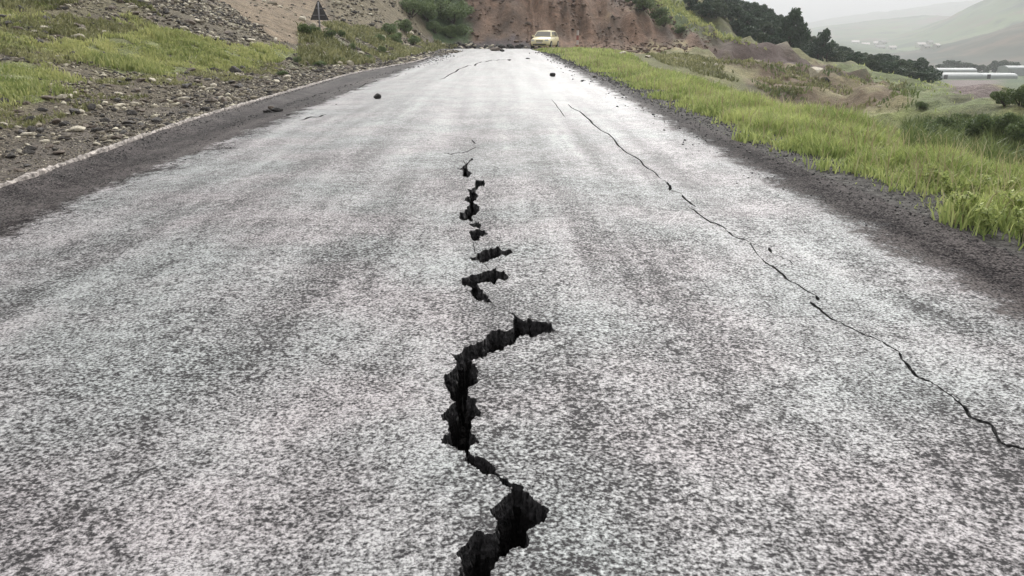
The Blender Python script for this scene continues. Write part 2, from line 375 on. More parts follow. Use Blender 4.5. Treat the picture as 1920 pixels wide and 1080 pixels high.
jj = np.arange(nc-1)[None]; hole = (jj >= nl-1) & (jj < nl+NI-1) & (ys[:-1, None] < 66)
q = q[~np.broadcast_to(hole, q.shape[:2])]
ground = np_obj('ground', np.stack([gx, gy, ZZ.ravel()], -1), q, M_ground, smooth=True, colr=C); tag(ground, kind='structure')

# ------------------------------------------------------------------ cracks (outlines) and the road sheet with real gaps
def zroad(x, y):
    x = np.asarray(x, float); y = np.asarray(y, float)
    z = -0.006*(x+0.6)**2*0.5+fbm(x, y, 0.8, 3)*0.035
    z = z-0.05*sst(-3.6, -4.6, x)+0.015*np.sin(x*2.6+.5)
    eg = np.minimum(x-edgeL(y), edgeR(y)-x); k = sst(0, .5, eg)
    return z*k+0.0*(1-k)
MAIN = [(961,586),(958,588),(964,596),(962,615),(943,620),(920,622),(912,629),(893,640),(868,651),(843,659),(850,667),(852,671),(854,683),(844,694),(832,706),(830,718),(837,725),(844,738),(855,753),(842,763),(832,773),(829,788),(840,798),(844,813),(833,817),(825,825),(829,834),(850,841),(870,851),(874,860),(870,868),(885,878),(899,886),(905,895),(914,898),(923,896),(936,909),(950,919),(959,923),(957,932),(943,943),(934,950),(918,960),(920,967),(929,978),(931,992),(929,1006),(908,1010),(897,1002),(880,1017),(860,1038),(857,1048),(865,1058),(862,1080),(850,1130),(846,1200),(900,1200),(915,1130),(920,1080),(928,1068),(941,1052),(955,1041),(971,1034),(987,1036),(994,1022),(987,1006),(1008,992),(1026,978),(1022,957),(1003,946),(985,930),(981,918),(971,915),(955,911),(941,903),(931,894),(930,885),(918,871),(897,861),(884,857),(879,850),(899,835),(892,819),(881,809),(883,792),(902,784),(903,775),(892,763),(890,748),(877,741),(879,725),(892,720),(896,705),(894,688),(885,677),(888,671),(910,667),(933,656),(952,647),(968,638),(1006,633),(1029,628),(1041,622),(1035,615),(1035,607),(1012,604),(995,598),(970,594)]
SEGS = [MAIN,
 [(864,522),(885,513),(902,512),(929,502),(945,509),(947,514),(956,517),(953,523),(939,525),(914,530),(895,531),(904,542),(905,550),(918,556),(914,561),(922,569),(913,569),(904,562),(893,563),(885,554),(881,546),(885,541),(870,535),(865,529)],
 [(879,483),(893,479),(904,471),(927,467),(932,462),(939,469),(962,475),(943,479),(925,485),(908,492),(895,487)],
 [(879,435),(897,431),(915,439),(900,444),(900,451),(885,449)],
 [(877,422),(892,417),(902,422),(901,430),(890,426)],
 [(892,336),(907,337),(907,350),(897,351),(891,360),(896,367),(887,375),(900,385),(897,395),(884,406),(885,416),(877,411),(861,409),(862,397),(876,390),(881,379),(870,373),(872,367),(881,365),(875,353),(891,347)],
 [(856,312),(871,309),(885,296),(888,300),(876,313),(885,324),(880,330),(867,330),(869,322)]]
LINES_C = [([(886,452),(889,464),(893,477)], 1.3), ([(906,493),(913,500),(917,505)], 1.3), ([(884,331),(893,334)], 1.6), ([(868,300),(873,308)], 1.6), ([(905,547),(912,566)], 1.0), ([(832,284),(845,288),(866,286),(880,281),(899,273)], 2.6), ([(884,260),(893,269)], 3), ([(922,570),(940,578),(958,587)], 1.2), ([(906,330),(900,334)], 2)]
LINES_R = [([(1034,184),(1050,205),(1062,218)], 1.5), ([(1065,193),(1094,212),(1117,233),(1159,268),(1182,285),(1216,311),(1242,330)], 3.0), ([(1251,335),(1257,343),(1256,351)], 6), ([(1279,358),(1290,370),(1305,381)], 4), ([(1295,384),(1315,398),(1336,412),(1362,425)], 4.5),
 ([(1362,427),(1380,439),(1406,447)], 3.6), ([(1442,457),(1448,467)], 4.5), ([(1430,477),(1449,489),(1463,500),(1492,521),(1534,545)], 4.5), ([(1532,544),(1535,553)], 6), ([(1520,556),(1530,564),(1547,577),(1572,592)], 6.5), ([(1573,592),(1600,606),(1626,620)], 3.8), ([(1627,620),(1650,628),(1672,640),(1687,649)], 3.6), ([(1243,331),(1250,334)], 2.4), ([(1259,351),(1278,357)], 2.2), ([(1407,447),(1429,475)], 2.0), ([(1449,467),(1470,476),(1492,489)], 1.6),
 ([(1688,650),(1692,663),(1705,675),(1724,696),(1747,704)], 4.6), ([(1747,704),(1766,716),(1790,733)], 3.6), ([(1790,733),(1809,750),(1822,771),(1863,787),(1876,817),(1892,825),(1920,831),(1975,842)], 5.6)]
LINES_L = [([(558,222),(584,215),(612,211)], 5.5)]
LINES_L2 = [([(628,176),(650,169),(672,162),(697,152),(720,145),(750,137)], 3.2)]
LINES_F = [([(822,150),(842,141),(866,128),(890,123),(903,115),(930,113),(957,112)], 2.6)]
def fract(p, lvl, amp, closed):
    p = [np.array(a, float) for a in p]
    for _ in range(lvl):
        r = []; n = len(p)
        for i in range(n if closed else n-1):
            a = p[i]; b = p[(i+1) % n]; d = b-a; L = np.hypot(*d)
            nn = np.array([-d[1], d[0]])/(L+1e-9)
            r += [a, (a+b)/2+nn*random.uniform(-amp, amp)*L]
        if not closed: r.append(p[-1])
        p = r
    return p
def seg_world(p): return [flat(*a) for a in p]
def line_world(pts, w):
    c = [np.array(flat(*a)) for a in fract(pts, 2, 0.10, False)]; n = len(c); Lf = []; Rt = []
    for i in range(n):
        d = c[min(i+1, n-1)]-c[max(i-1, 0)]; d = d/np.hypot(*d); nn = np.array([-d[1], d[0]])
        mpp = np.hypot(c[i][0], c[i][1], )/F; ww = w*mpp*0.5*random.uniform(0.6, 1.35)
        if abs(d[0]) > .4: ww *= 1.0+1.2*abs(d[0])
        if i in (0, n-1): ww *= 0.25
        Lf.append(tuple(c[i]+nn*ww)); Rt.append(tuple(c[i]-nn*ww))
    return Lf+Rt[::-1]
polys = []
def clean(p):
    r = [p[0]]
    for a in p[1:]:
        if math.dist(a, r[-1]) > 0.0022: r.append(a)
    return r
crackdefs = {}
crackdefs['main'] = [clean(seg_world(fract(s, 4 if i == 0 else 3, 0.27, True))) for i, s in enumerate(SEGS)]+[line_world(*l) for l in LINES_C]
crackdefs['right'] = [line_world(l[0], l[1]*1.12) for l in LINES_R[1:]]
crackdefs['faint'] = [line_world(*LINES_R[0])]
crackdefs['slot'] = [line_world(*l) for l in LINES_L]
crackdefs['rim'] = [line_world(*l) for l in LINES_L2]
crackdefs['far'] = [line_world(*l) for l in LINES_F]
allp = [p for k in crackdefs for p in crackdefs[k]]
YEND = 72.0
rows = [0.6]; 
while rows[-1] < YEND: rows.append(rows[-1]+max(0.16, 0.035*rows[-1]))
rows[-1] = YEND
V = []; E = []
def addring(p):
    s = len(V); V.extend(Vector(a) for a in p); n = len(p); E.extend((s+i, s+(i+1) % n) for i in range(n))
outer = [(float(edgeL(y)), y) for y in rows]+[(float(edgeR(y)), y) for y in rows[::-1]]
# ragged asphalt edge on the right
outer2 = []
for (x, y) in outer:
    outer2.append((x+(random.uniform(-.05, .05) if x > 0 else 0), y))
addring(outer2)
for p in allp: addring(p)
for y in rows[1:-1]:
    a, b = float(edgeL(y)), float(edgeR(y)); n = max(10, int((b-a)/max(0.16, 0.03*y)))
    for i in range(1, n): V.append(Vector((a+(b-a)*i/n+random.uniform(-.02, .02), y+random.uniform(-.02, .02))))
vo, eo, fo, *_ = delaunay_2d_cdt(V, E, [], 0, 1e-5)
vx = np.array([(v.x, v.y) for v in vo]); fc = np.array([f for f in fo])
ce = vx[fc].mean(1); keep = in_poly(ce[:, 0], ce[:, 1], outer2)
for p in allp: keep &= ~in_poly(ce[:, 0], ce[:, 1], p)
fc = fc[keep]
# faces all up
a = vx[fc[:, 0]]; b = vx[fc[:, 1]]; c_ = vx[fc[:, 2]]; cr = (b[:, 0]-a[:, 0])*(c_[:, 1]-a[:, 1])-(b[:, 1]-a[:, 1])*(c_[:, 0]-a[:, 0])
fc[cr < 0] = fc[cr < 0][:, ::-1]
road = np_obj('road', np.c_[vx, zroad(vx[:, 0], vx[:, 1])], fc, M_road, smooth=True); tag(road, kind='structure')
def cavity(name, ps, depth, label):
    Vv = []; Ff = []; mats = []
    for p in ps:
        n = len(p); P0 = np.array(p); cen = P0.mean(0); s = len(Vv); z0 = zroad(P0[:, 0], P0[:, 1])
        size = np.ptp(P0, axis=0).max(); dp = min(depth, 0.10+size*1.2)
        jt = min(.012, size*.04); levels = [(-0.001, 0), (-0.018, jt*.3), (-0.035, jt*.6), (-0.055, jt), (-0.085, jt), (-0.12, jt*1.3), (-dp*.7, jt*1.5), (-dp, jt*1.5)]
        for k, (dz, jit) in enumerate(levels):
            J = rng.uniform(-jit, jit, (n, 2)) if jit else 0
            Q = P0+J
            for i in range(n): Vv.append((Q[i, 0], Q[i, 1], z0[i]+dz))
        for k in range(len(levels)-1):
            for i in range(n):
                j = (i+1) % n; Ff.append((s+k*n+i, s+k*n+j, s+(k+1)*n+j, s+(k+1)*n+i)); mats.append(0 if k < 4 else 1)
        # floor
        e = [(i, (i+1) % n) for i in range(n)]
        v2, _, f2, *_r = delaunay_2d_cdt([Vector(a) for a in p], e, [], 0, 1e-5)
        v2a = np.array([(v.x, v.y) for v in v2]); s2 = len(Vv)
        for x, y in v2a: Vv.append((x, y, -dp+random.uniform(-.02, .03)))
        for f in f2:
            cc = v2a[list(f)].mean(0)
            if in_poly(np.array([cc[0]]), np.array([cc[1]]), p)[0]: Ff.append(tuple(s2+i for i in f)); mats.append(1)
    o = mesh_obj(name, Vv, Ff, M_asph); o.data.materials.append(M_soil); o.data.polygons.foreach_set('material_index', mats)
    tag(o, label, 'crack'); return o
cavity('road_crack', crackdefs['main'], 0.42, 'wide black jagged crack zigzagging down the middle of the grey road')
cavity('road_crack', crackdefs['right'], 0.15, 'long hairline crack running along the right lane towards the grass verge')
cavity('road_crack', crackdefs['faint'], 0.10, 'faint short crack just left of where the long hairline crack starts')
cavity('road_crack', crackdefs['slot'], 0.10, 'short dark slot in the left margin of the road, below the long dark seam')
cavity('road_crack', crackdefs['rim'], 0.10, 'dark seam slanting along the left margin of the road in the middle distance')
cavity('road_crack', crackdefs['far'], 0.10, 'stepped crack across the pale far end of the road, furthest of all cracks')

def crumbs():
    Pm = []
    for p in crackdefs['main'][:4]:
        for a in p[::2]:
            if rng.random() < .5: Pm.append((a[0]+rng.normal(0, .018), a[1]+rng.normal(0, .018)))
    for p in crackdefs['right']:
        for a in p:
            if rng.random() < .4: Pm.append((a[0]+rng.normal(0, .03), a[1]+rng.normal(0, .03)))
    Pm = np.array(Pm); k = np.ones(len(Pm), bool)
    for p in allp: k &= ~in_poly(Pm[:, 0], Pm[:, 1], p)
    return Pm[k]
CRUMB = crumbs()
# worn kerb edging along the left margin
def kerb():
    Vv = []; Ff = []; yy = [1.0]
    while yy[-1] < 50: yy.append(yy[-1]+max(.05, .006*yy[-1]))
    prof = [(0.03, -0.05), (0.02, 0.025), (0.005, 0.045), (-0.025, 0.04), (-0.042, 0.025), (-0.06, -0.05)]
    for y in yy:
        e = float(edgeL(y)); wob = float(fbm(0, y, 2.5, 4))*0.10
        for k, (dx, dz) in enumerate(prof):
            Vv.append((e+dx+wob*0.6+random.uniform(-.012, .012), y, dz+(random.uniform(-.012, .012)+min(0, wob*.6) if 0 < k < 5 else 0)))
    m = len(prof)
    for i in range(len(yy)-1):
        for k in range(m-1): Ff.append((i*m+k, (i+1)*m+k, (i+1)*m+k+1, i*m+k+1))
    o = mesh_obj('kerb', Vv, Ff, M_kerb); tag(o, kind='structure')
kerb()

# ------------------------------------------------------------------ hills beyond the valley
def hill(name, ridge, Y, depth, base=-26, rough=0.09):
    px = np.array([r[0] for r in ridge]); py = np.array([r[1] for r in ridge]); n = 170; m = 60
    u = np.linspace(px[0], px[-1], n); v = np.interp(u, px, py); pts = np.array([at(a, b, Y) for a, b in zip(u, v)])
    vs = np.linspace(-1, 1, m); X = np.repeat(pts[:, 0:1], m, 1)*(1+0.0*vs); Yy = Y+vs[None]*depth+0*X
    shp = np.cos(vs*math.pi/2)**1.15
    Z = base+(pts[:, 2:3]-base)*shp[None]; amp = (pts[:, 2:3]-base)*rough
    Z = Z+amp*fbm(X, Yy, 6/depth, 5)*3.0*np.minimum(1, shp[None]*2)+amp*np.abs(fbm(X*2, Yy*.5, 9/depth, 4))*-1.5*shp[None]
    X = X*(Yy/Y*0.5+0.5)
    mt = M_hill2 if Y < 1000 else M_hill; id_ = np.arange(n*m).reshape(n, m); q = np.stack([id_[:-1, :-1], id_[1:, :-1], id_[1:, 1:], id_[:-1, 1:]], -1).reshape(-1, 4)
    o = np_obj(name, np.stack([X.ravel(), Yy.ravel(), Z.ravel()], -1), q, mt, smooth=True); tag(o, kind='structure'); return o
bpy.context.view_layer.update(); HL = [
hill('hill', [(1480, 125), (1600, 114), (1700, 108), (1770, 98), (1820, 80), (1870, 62), (1920, 45), (2050, 5), (2300, -60), (2700, -40)], 800, 260),
hill('hill', [(1440, 100), (1560, 92), (1640, 88), (1720, 70), (1770, 48), (1810, 26), (1850, 5), (1900, -24), (2100, -90), (2500, -110)], 1500, 520),
hill('hill', [(1000, 30), (1300, 40), (1440, 52), (1500, 56), (1560, 48), (1640, 40), (1740, 28), (1800, 30), (1900, 30), (2200, 20)], 2400, 900)]
hill('hill', [(900, 30), (1300, 38), (1500, 46), (1600, 30), (1700, 14), (1760, 6), (1850, 0), (2000, -10), (2300, 0)], 4200, 1000)

# ------------------------------------------------------------------ rocks
def rock_mesh(name, mat, seed, sub=2, flatk=0.7):
    r = random.Random(seed); bm = bmesh.new(); bmesh.ops.create_icosphere(bm, subdivisions=sub, radius=0.5)
    pl = [(Vector((r.gauss(0, 1), r.gauss(0, 1), r.gauss(0, 1))).normalized(), r.uniform(.24, .40)) for _ in range(9)]
    for v in bm.verts:
        for n_, d in pl:
            k = v.co.dot(n_)-d
            if k > 0: v.co -= n_*k
        v.co *= 1+r.uniform(-.04, .04)
        v.co.x *= 1.25; v.co.z *= flatk
    me = bpy.data.meshes.new(name); bm.to_mesh(me); bm.free(); me.materials.append(mat); return me
M_rd = simple('dark_rock', (0.035, 0.031, 0.028), 0.8, var=.4, scale=9, bump=.6)
M_rb = simple('brown_rock', (0.15, 0.12, 0.095), 0.85, var=.35, scale=7, bump=.6)
M_rp = simple('pale_rock', (0.52, 0.47, 0.37), 0.85, var=.25, scale=7, bump=.5)
M_rg = simple('grey_rock', (0.085, 0.077, 0.07), 0.85, var=.35, scale=7, bump=.6)
def rock(px, py, wpx, hk, mat, label, group=None, seed=None, sink=0.15):
    p = hit([(px, py)])[0]; onr = edgeL(p[1]) < p[0] < edgeR(p[1]) and p[1] < 72
    if onr:
        x, y = flat(px, py); p = (x, y, float(zroad(x, y)))
    s = wpx/F*math.hypot(p[0], p[1])
    me = rock_mesh('rock', mat, seed or int(px*7+py), 3, hk)
    o = bpy.data.objects.new('rock', me); col.objects.link(o); s /= 1.15
    o.scale = (s, s, s); o.rotation_euler = (0, 0, random.uniform(-.4, .4)); o.location = (p[0], p[1], p[2]+s*hk*(0.5-sink)*.85)
    tag(o, label, 'rock', group); return o
rock(707, 183, 15, .95, M_rd, 'black rounded rock alone on the pale asphalt of the left lane')
rock(1036, 142, 11, .95, M_rd, 'small black round rock alone near the right edge of the far road')
rock(520, 201, 20, .6, M_rd, 'dark angular rock lying against the pale kerb line, right one of a touching pair')
rock(500, 202, 16, .7, M_rd, 'dark angular rock lying against the pale kerb line, left one of a touching pair')
rock(508, 196, 13, .8, M_rb, 'brown stone perched behind the pair of dark rocks on the kerb line')
rock(386, 208, 20, .6, M_rd, 'dark flat rock on the gravel left of the pale kerb line')
rock(540, 211, 8, .5, M_rd, 'tiny dark stone on the road margin just right of the kerb rocks')
rock(990, 110, 9, .5, M_rd, 'small flat dark rock in the middle of the far road below the car')
rock(955, 114, 8, .5, M_rd, 'small dark rock at the end of the far stepped crack')
rock(1092, 152, 8, .6, M_rd, 'small dark stone on the right road margin, nearer of the two there')
rock(1115, 145, 11, .8, M_rg, 'grey rock in the grass edge on the right of the far road')
rock(928, 95, 24, .45, M_rb, 'broad brown boulder lying at the far end of the road')
rock(942, 97, 9, .9, M_rd, 'dark stone touching the broad brown boulder at the road end')
rock(965, 93, 12, .6, M_rd, 'dark rock in the middle of the debris line at the road end')
rock(148, 246, 24, .6, M_rp, 'large pale stone on dark gravel beside the left verge')
rock(55, 256, 24, .5, M_rp, 'pale flat stone at the left edge, nearest the picture corner')
rock(108, 232, 20, .7, M_rb, 'rounded brown stone on the gravel between two pale stones')
rock(345, 188, 18, .5, M_rp, 'pale stone lying on the verge up from the dark flat rock')
rock(250, 198, 18, .45, M_rp, 'pale narrow stone on the left verge, right one of a close pair')
rock(224, 200, 18, .45, M_rp, 'pale narrow stone on the left verge, left one of a close pair')
rock(345, 56, 20, .5, M_rp, 'pale rock at the top of the bright grass patch on the left bank')
rock(470, 78, 16, .5, M_rp, 'pale rock where the scree meets the grass patch')
rock(243, 234, 26, .45, M_rg, 'dark low rock half sunk in the gravel left of the kerb')
rock(568, 38, 15, .7, M_rp, 'pale block on the slope beside the triangular sign')
rock(796, 96, 12, .6, M_rp, 'pale stone beside the far left road edge under the slope')
rock(1166, 103, 18, .6, M_rp, 'pale boulder behind the right verge at the foot of the red slope')
rock(1216, 108, 14, .6, M_rp, 'second pale boulder right of the first below the red slope')
rock(1342, 124, 9, .9, M_rp, 'small white stone at the foot of the purple brown earth bank')
rock(1320, 122, 9, .9, M_rp, 'whitish stone just left of the earth bank foot')
rock(1527, 152, 30, .85, M_rp, 'bright white boulder among the earth mounds in the field', sink=-.25)
rock(1548, 154, 18, .8, M_rd, 'dark lump standing in for the hollow beside the white boulder in the field')  # dark lump added in place of the dark hollow beside the white boulder
rock(1648, 202, 8, .9, M_rp, 'tiny white stone at the end of the field mounds')
# loose stones on the left bank
ZONES = [([(0, 170), (110, 175), (300, 140), (560, 110), (780, 100), (760, 116), (640, 140), (380, 205), (0, 340)], 150, (10, 24)),
         ([(0, 10), (200, 0), (330, 0), (520, 76), (420, 76), (250, 45), (130, 110), (60, 110), (0, 60)], 80, (9, 22)),
         ([(560, 84), (840, 92), (800, 100), (620, 140), (540, 120)], 45, (7, 14)),
         ([(830, 84), (1000, 87), (1000, 93), (850, 97)], 70, (8, 17))]
protos = [[rock_mesh('stone', m_, 50+i+10*j, 2, random.uniform(.55, .8)) for i in range(4)] for j, m_ in enumerate((M_rg, M_rb, M_rp))]
dark_protos = [rock_mesh('stone', M_rd, 90+i, 2, .75) for i in range(4)]
LBL = ['grey brown angular stone lying loose in the rubble beside the left road edge', 'angular stone lying in the scree high on the left bank',
       'small stone in the scrubby rubble beyond the bright grass patch', 'small stone in the debris line across the road end']
def pick(poly, n):
    P = np.array(poly); lo = P.min(0); hi = P.max(0); out = []
    while len(out) < n:
        c = rng.uniform(lo, hi, (n*3, 2)); c = c[in_poly(c[:, 0], c[:, 1], poly)]; out += [tuple(a) for a in c]
    return out[:n]
for zi, (poly, n, (a, b)) in enumerate(ZONES):
    ps = pick(poly, n); w = hit(ps)
    for (px, py), p in zip(ps, w):
        if p[1] > 120 or (edgeL(p[1])-0.15 < p[0] < edgeR(p[1]) and p[1] < 70): continue
        s = random.uniform(a, b)**1.0*(0.6+.4*random.random())/F*math.hypot(p[0], p[1])
        cls = random.choices((0, 1, 2), (5, 4, 3))[0]
        o = bpy.data.objects.new('stone', random.choice(dark_protos if zi == 3 and cls < 2 else protos[cls])); col.objects.link(o)
        o.scale = (s, s*random.uniform(.7, 1), s*random.uniform(.6, 1)); o.rotation_euler = (random.uniform(-.3, .3), random.uniform(-.3, .3), random.uniform(0, 6.28)); o.location = (p[0], p[1], p[2]+s*.12)
        tag(o, LBL[zi], 'stone', 'loose stones: '+('verge', 'upper scree', 'far scrub', 'road end')[zi])
# small rubble as one mass
def rubble(name, P, S, mat, seed=3):
    bases = []
    for i in range(6):
        r = random.Random(seed*10+i); bm = bmesh.new(); bmesh.ops.create_icosphere(bm, subdivisions=1, radius=.5)
        for v in bm.verts: v.co *= r.uniform(.55, 1.2); v.co.z *= .62
        bm.verts.ensure_lookup_table(); bases.append((np.array([v.co[:] for v in bm.verts]), np.array([[v.index for v in f.verts] for f in bm.faces]))); bm.free()
    VV = []; FF = []; CC = []; o = 0
    for i in range(len(P)):
        bv, bf = bases[i % 6]; a = rng.uniform(0, 6.28); c, s_ = math.cos(a), math.sin(a)
        v = bv*S[i]*np.array([1.2, .9, 1]); v = np.c_[v[:, 0]*c-v[:, 1]*s_, v[:, 0]*s_+v[:, 1]*c, v[:, 2]]+P[i]
        VV.append(v); FF.append(bf+o); o += len(bv); CC.append(np.full((len(bv), 3), rng.random()))
    ob = np_obj(name, np.concatenate(VV), np.concatenate(FF), mat, colr=np.concatenate(CC)); return ob
def mat_rubble(name, ramp):
    m, nt, b = mat_new(name); at_ = N(nt, 'ShaderNodeAttribute'); at_.attribute_name = 'cover'; cr = N(nt, 'ShaderNodeValToRGB'); nt.links.new(at_.outputs['Fac'], cr.inputs[0])
    el = cr.color_ramp.elements; el[0].position = 0; el[0].color = (*ramp[0], 1); el[1].position = 1; el[1].color = (*ramp[-1], 1)
    for i, c in enumerate(ramp[1:-1]): e = el.new((i+1)/(len(ramp)-1)); e.color = (*c, 1)
    nt.links.new(cr.outputs[0], b.inputs['Base Color']); b.inputs['Roughness'].default_value = .85; return m
M_rub = mat_rubble('rubble_mix', [(0.02, 0.017, 0.015), (0.05, 0.042, 0.034), (0.10, 0.082, 0.062), (0.17, 0.145, 0.105), (0.26, 0.225, 0.16), (0.62, 0.57, 0.44)])
def scatter_left(n):
    y = np.exp(rng.uniform(math.log(3), math.log(75), n)); t = rng.exponential(3.0+y*0.06, n); x = edgeL(y)-0.14-t; k = fbm(x, y, .8, 3) > -.12; x = x[k]; y = y[k]
    return x, y
x, y = scatter_left(48000)
gpolys = [patch(COVER[1][0]), patch(COVER[2][0])]
wx_ = fbm(x, y, .8, 3)*2; inm = np.zeros(len(x), bool)
for g in gpolys: inm |= in_poly(x, y, g)
inm |= in_poly(x, y, patch(COVER[4][0])) & (rng.random(len(x)) < .8)
kp = (~inm) | (rng.random(len(x)) < .06); x = x[kp]; y = y[kp]
sz = (0.009+0.0026*np.hypot(x, y))*np.clip(rng.lognormal(-.5, .6, len(x)), .2, 3.0); P = np.c_[x, y, H(x, y)+sz*.1]
tag(rubble('rubble', P, sz, M_rub), kind='stuff')
sz = rng.uniform(.004, .013, len(CRUMB)); tag(rubble('crumbs', np.c_[CRUMB, zroad(CRUMB[:, 0], CRUMB[:, 1])+sz*.1], sz, mat_rubble('crumb_mix', [(0.03, .028, .028), (.12, .11, .11), (.3, .28, .28)]), 9), kind='stuff')
pf = patch(COVER[8][0]); lo = pf.min(0); hi = pf.max(0); c = rng.uniform(lo, hi, (30000, 2)); c = c[in_poly(c[:, 0], c[:, 1], pf)]; c = c[fbm(c[:, 0], c[:, 1], .3, 3)+rng.normal(0, .1, len(c)) > .0][:4500]
sz = np.clip(rng.lognormal(-1.6, .5, len(c)), .08, .75); tag(rubble('soil_clods', np.c_[c, H(c[:, 0], c[:, 1])], sz, mat_rubble('clod_mix', [(0.05, 0.032, 0.022), (.12, .078, .052), (.18, .12, .082), (.15, .09, .06)]), 11), kind='stuff')
for zi, n_, lo_, hi_ in ((3, 5000, .05, .22), (0, 7000, .03, .13), (5, 2500, .05, .2)):
    pf = patch(COVER[zi][0]); pf = pf[(pf[:, 1] < 90)]; lo = np.maximum(pf.min(0), (-30, 2)); hi = pf.max(0); c = rng.uniform(lo, hi, (60000, 2)); k = in_poly(c[:, 0], c[:, 1], patch(COVER[zi][0]))
    for g in gpolys: k &= ~in_poly(c[:, 0], c[:, 1], g)
    k &= fbm(c[:, 0]+5, c[:, 1], .6, 3) > -.08; c = c[k][:n_]; sz = rng.uniform(lo_, hi_, len(c))*rng.uniform(.5, 1.2, len(c))
    tag(rubble('scree', np.c_[c, H(c[:, 0], c[:, 1])+sz*.1], sz, M_rub, 20+zi), kind='stuff')
y = np.exp(rng.uniform(math.log(3.5), math.log(30), 16000)); x = edgeL(y)-.08-rng.exponential(1.1+y*.05, len(y)); sz = (.006+.0014*y)*rng.uniform(.5, 1.5, len(y))
tag(rubble('verge_gravel', np.c_[x, y, H(x, y)+sz*.15], sz, M_rub, 31), kind='stuff')
# grit along the right shoulder and left margin
y = np.exp(rng.uniform(math.log(2.5), math.log(60), 5000)); x = edgeR(y)+rng.normal(0.35, 0.45, len(y)); onr = x < edgeR(y)
M_grit = mat_rubble('dark_grit', [(0.02, 0.02, 0.021), (0.05, 0.048, 0.048), (0.09, 0.085, 0.08), (0.16, 0.15, 0.14)])
z = np.where(onr, zroad(x, y), H(x, y)); sz = (0.008+0.0018*y)*rng.uniform(.4, 1.4, len(y))
x2 = edgeL(y)+np.abs(rng.normal(0.0, 0.5, len(y)))+.06; z2 = zroad(x2, y)
tag(rubble('gravel', np.r_[np.c_[x, y, z+sz*.15], np.c_[x2, y, z2+sz*.1]], np.r_[sz, sz*.7], M_grit, 5), kind='stuff')

# ------------------------------------------------------------------ grass
def blades(name, P, Hh, W, mat, lean=0.5):
    n = len(P); a = rng.uniform(0, 6.283, n); dx, dy = np.cos(a), np.sin(a); la = rng.uniform(0, 6.283, n); l = rng.uniform(.1, lean, n)*Hh
    lx, ly = np.cos(la)*l, np.sin(la)*l; w = W/2
    B0 = P+np.c_[dx*w, dy*w, 0*w]; B1 = P-np.c_[dx*w, dy*w, 0*w]
    M0 = P+np.c_[dx*w*.75+lx*.35, dy*w*.75+ly*.35, Hh*.55]; M1 = P+np.c_[-dx*w*.75+lx*.35, -dy*w*.75+ly*.35, Hh*.55]; T = P+np.c_[lx, ly, Hh*(1-.3*l/Hh)]
    V = np.stack([B0, B1, M0, M1, T], 1).reshape(-1, 3); i = np.arange(n)*5
    Fq = np.concatenate([np.stack([i, i+1, i+3], -1), np.stack([i, i+3, i+2], -1), np.stack([i+2, i+3, i+4], -1)])
    c = np.repeat(np.clip(rng.normal(.5, .28, n)+fbm(P[:, 0], P[:, 1], .7, 3)*1.2, 0, 1), 5); return np_obj(name, V, Fq, mat, colr=np.stack([c]*3, -1))
M_gr = mat_leaf('verge_grass', (0.22, 0.29, 0.085), (0.58, 0.62, 0.25), .35)
M_gl = mat_leaf('bank_grass', (0.22, 0.27, 0.085), (0.56, 0.55, 0.25), .3)
M_gd = mat_leaf('scrub_grass', (0.08, 0.12, 0.04), (0.22, 0.26, 0.10), .3)
M_dry = mat_leaf('dry_scrub', (0.13, 0.14, 0.055), (0.38, 0.37, 0.19), .25)
n = 150000
y = np.exp(rng.uniform(math.log(3.2), math.log(74), n)); tt = 0.0+rng.beta(1.1, 1.3, n)*(3.1+y*0.055); x = edgeR(y)+tt
k = fbm(x, y, 1.2, 4)*1.1; kp = rng.random(len(x)) < sst(0.2, 1.1, tt+k*1.6)*(.35+.65*sst(-.3, .1, k))+.015; x = x[kp]; y = y[kp]; k = k[kp]; tt = tt[kp]
gh = np.clip((0.12+0.12*sst(.3, 1.6, tt)+k*.55), .04, .55)*rng.uniform(.5, 1.15, len(x))*(1+0.0*y)
tag(blades('grass', np.c_[x, y, H(x, y)-.02], gh, 0.008+0.0011*y, M_gr, .8), kind='stuff')
m_ = rng.random(len(x)) < .05; tag(blades('dry_stalks', np.c_[x[m_], y[m_], H(x[m_], y[m_])-.02], rng.uniform(.15, .5, m_.sum()), .006+.0007*y[m_], mat_leaf('straw', (0.30, 0.26, 0.13), (0.55, 0.50, 0.30), .2), .6), kind='stuff')
for gi, (ci, nn, hh) in enumerate(((1, 6000, .14), (2, 22000, .16))):
    pp = patch(COVER[ci][0]); lo = pp.min(0); hi = pp.max(0); c = rng.uniform(lo, hi, (nn*4, 2)); w_ = fbm(c[:, 0], c[:, 1], .6, 4)*2.0+rng.normal(0, .25, len(c))
    c = c[in_poly(c[:, 0]+w_, c[:, 1]+w_, pp) & (fbm(c[:, 0]+40, c[:, 1], 1.3, 3) > -.14)][:nn]
    tag(blades('grass', np.c_[c, H(c[:, 0], c[:, 1])-.02], hh*rng.uniform(.3, 1.3, len(c))*(1+fbm(c[:, 0], c[:, 1], 1.1, 3)*2.6), 0.012+0.0012*c[:, 1], M_gl), kind='stuff')
def veg(poly, nn, hh, mat, name='scrub', thr=-.08, wk=.0016, s=.5):
    pp = patch(poly); lo = pp.min(0); hi = pp.max(0); c = rng.uniform(lo, hi, (nn*8, 2)); c = c[in_poly(c[:, 0], c[:, 1], pp)]
    c = c[fbm(c[:, 0]+7, c[:, 1], s, 4) > thr][:nn]
    tag(blades(name, np.c_[c, H(c[:, 0], c[:, 1])-.02], hh*rng.uniform(.3, 1.2, len(c)), 0.012+wk*c[:, 1], mat, .9), kind='stuff')
veg([(0, 0), (260, 0), (330, 48), (160, 75), (150, 120), (60, 120), (0, 100)], 3000, .18, M_gl, thr=.09, s=.9)
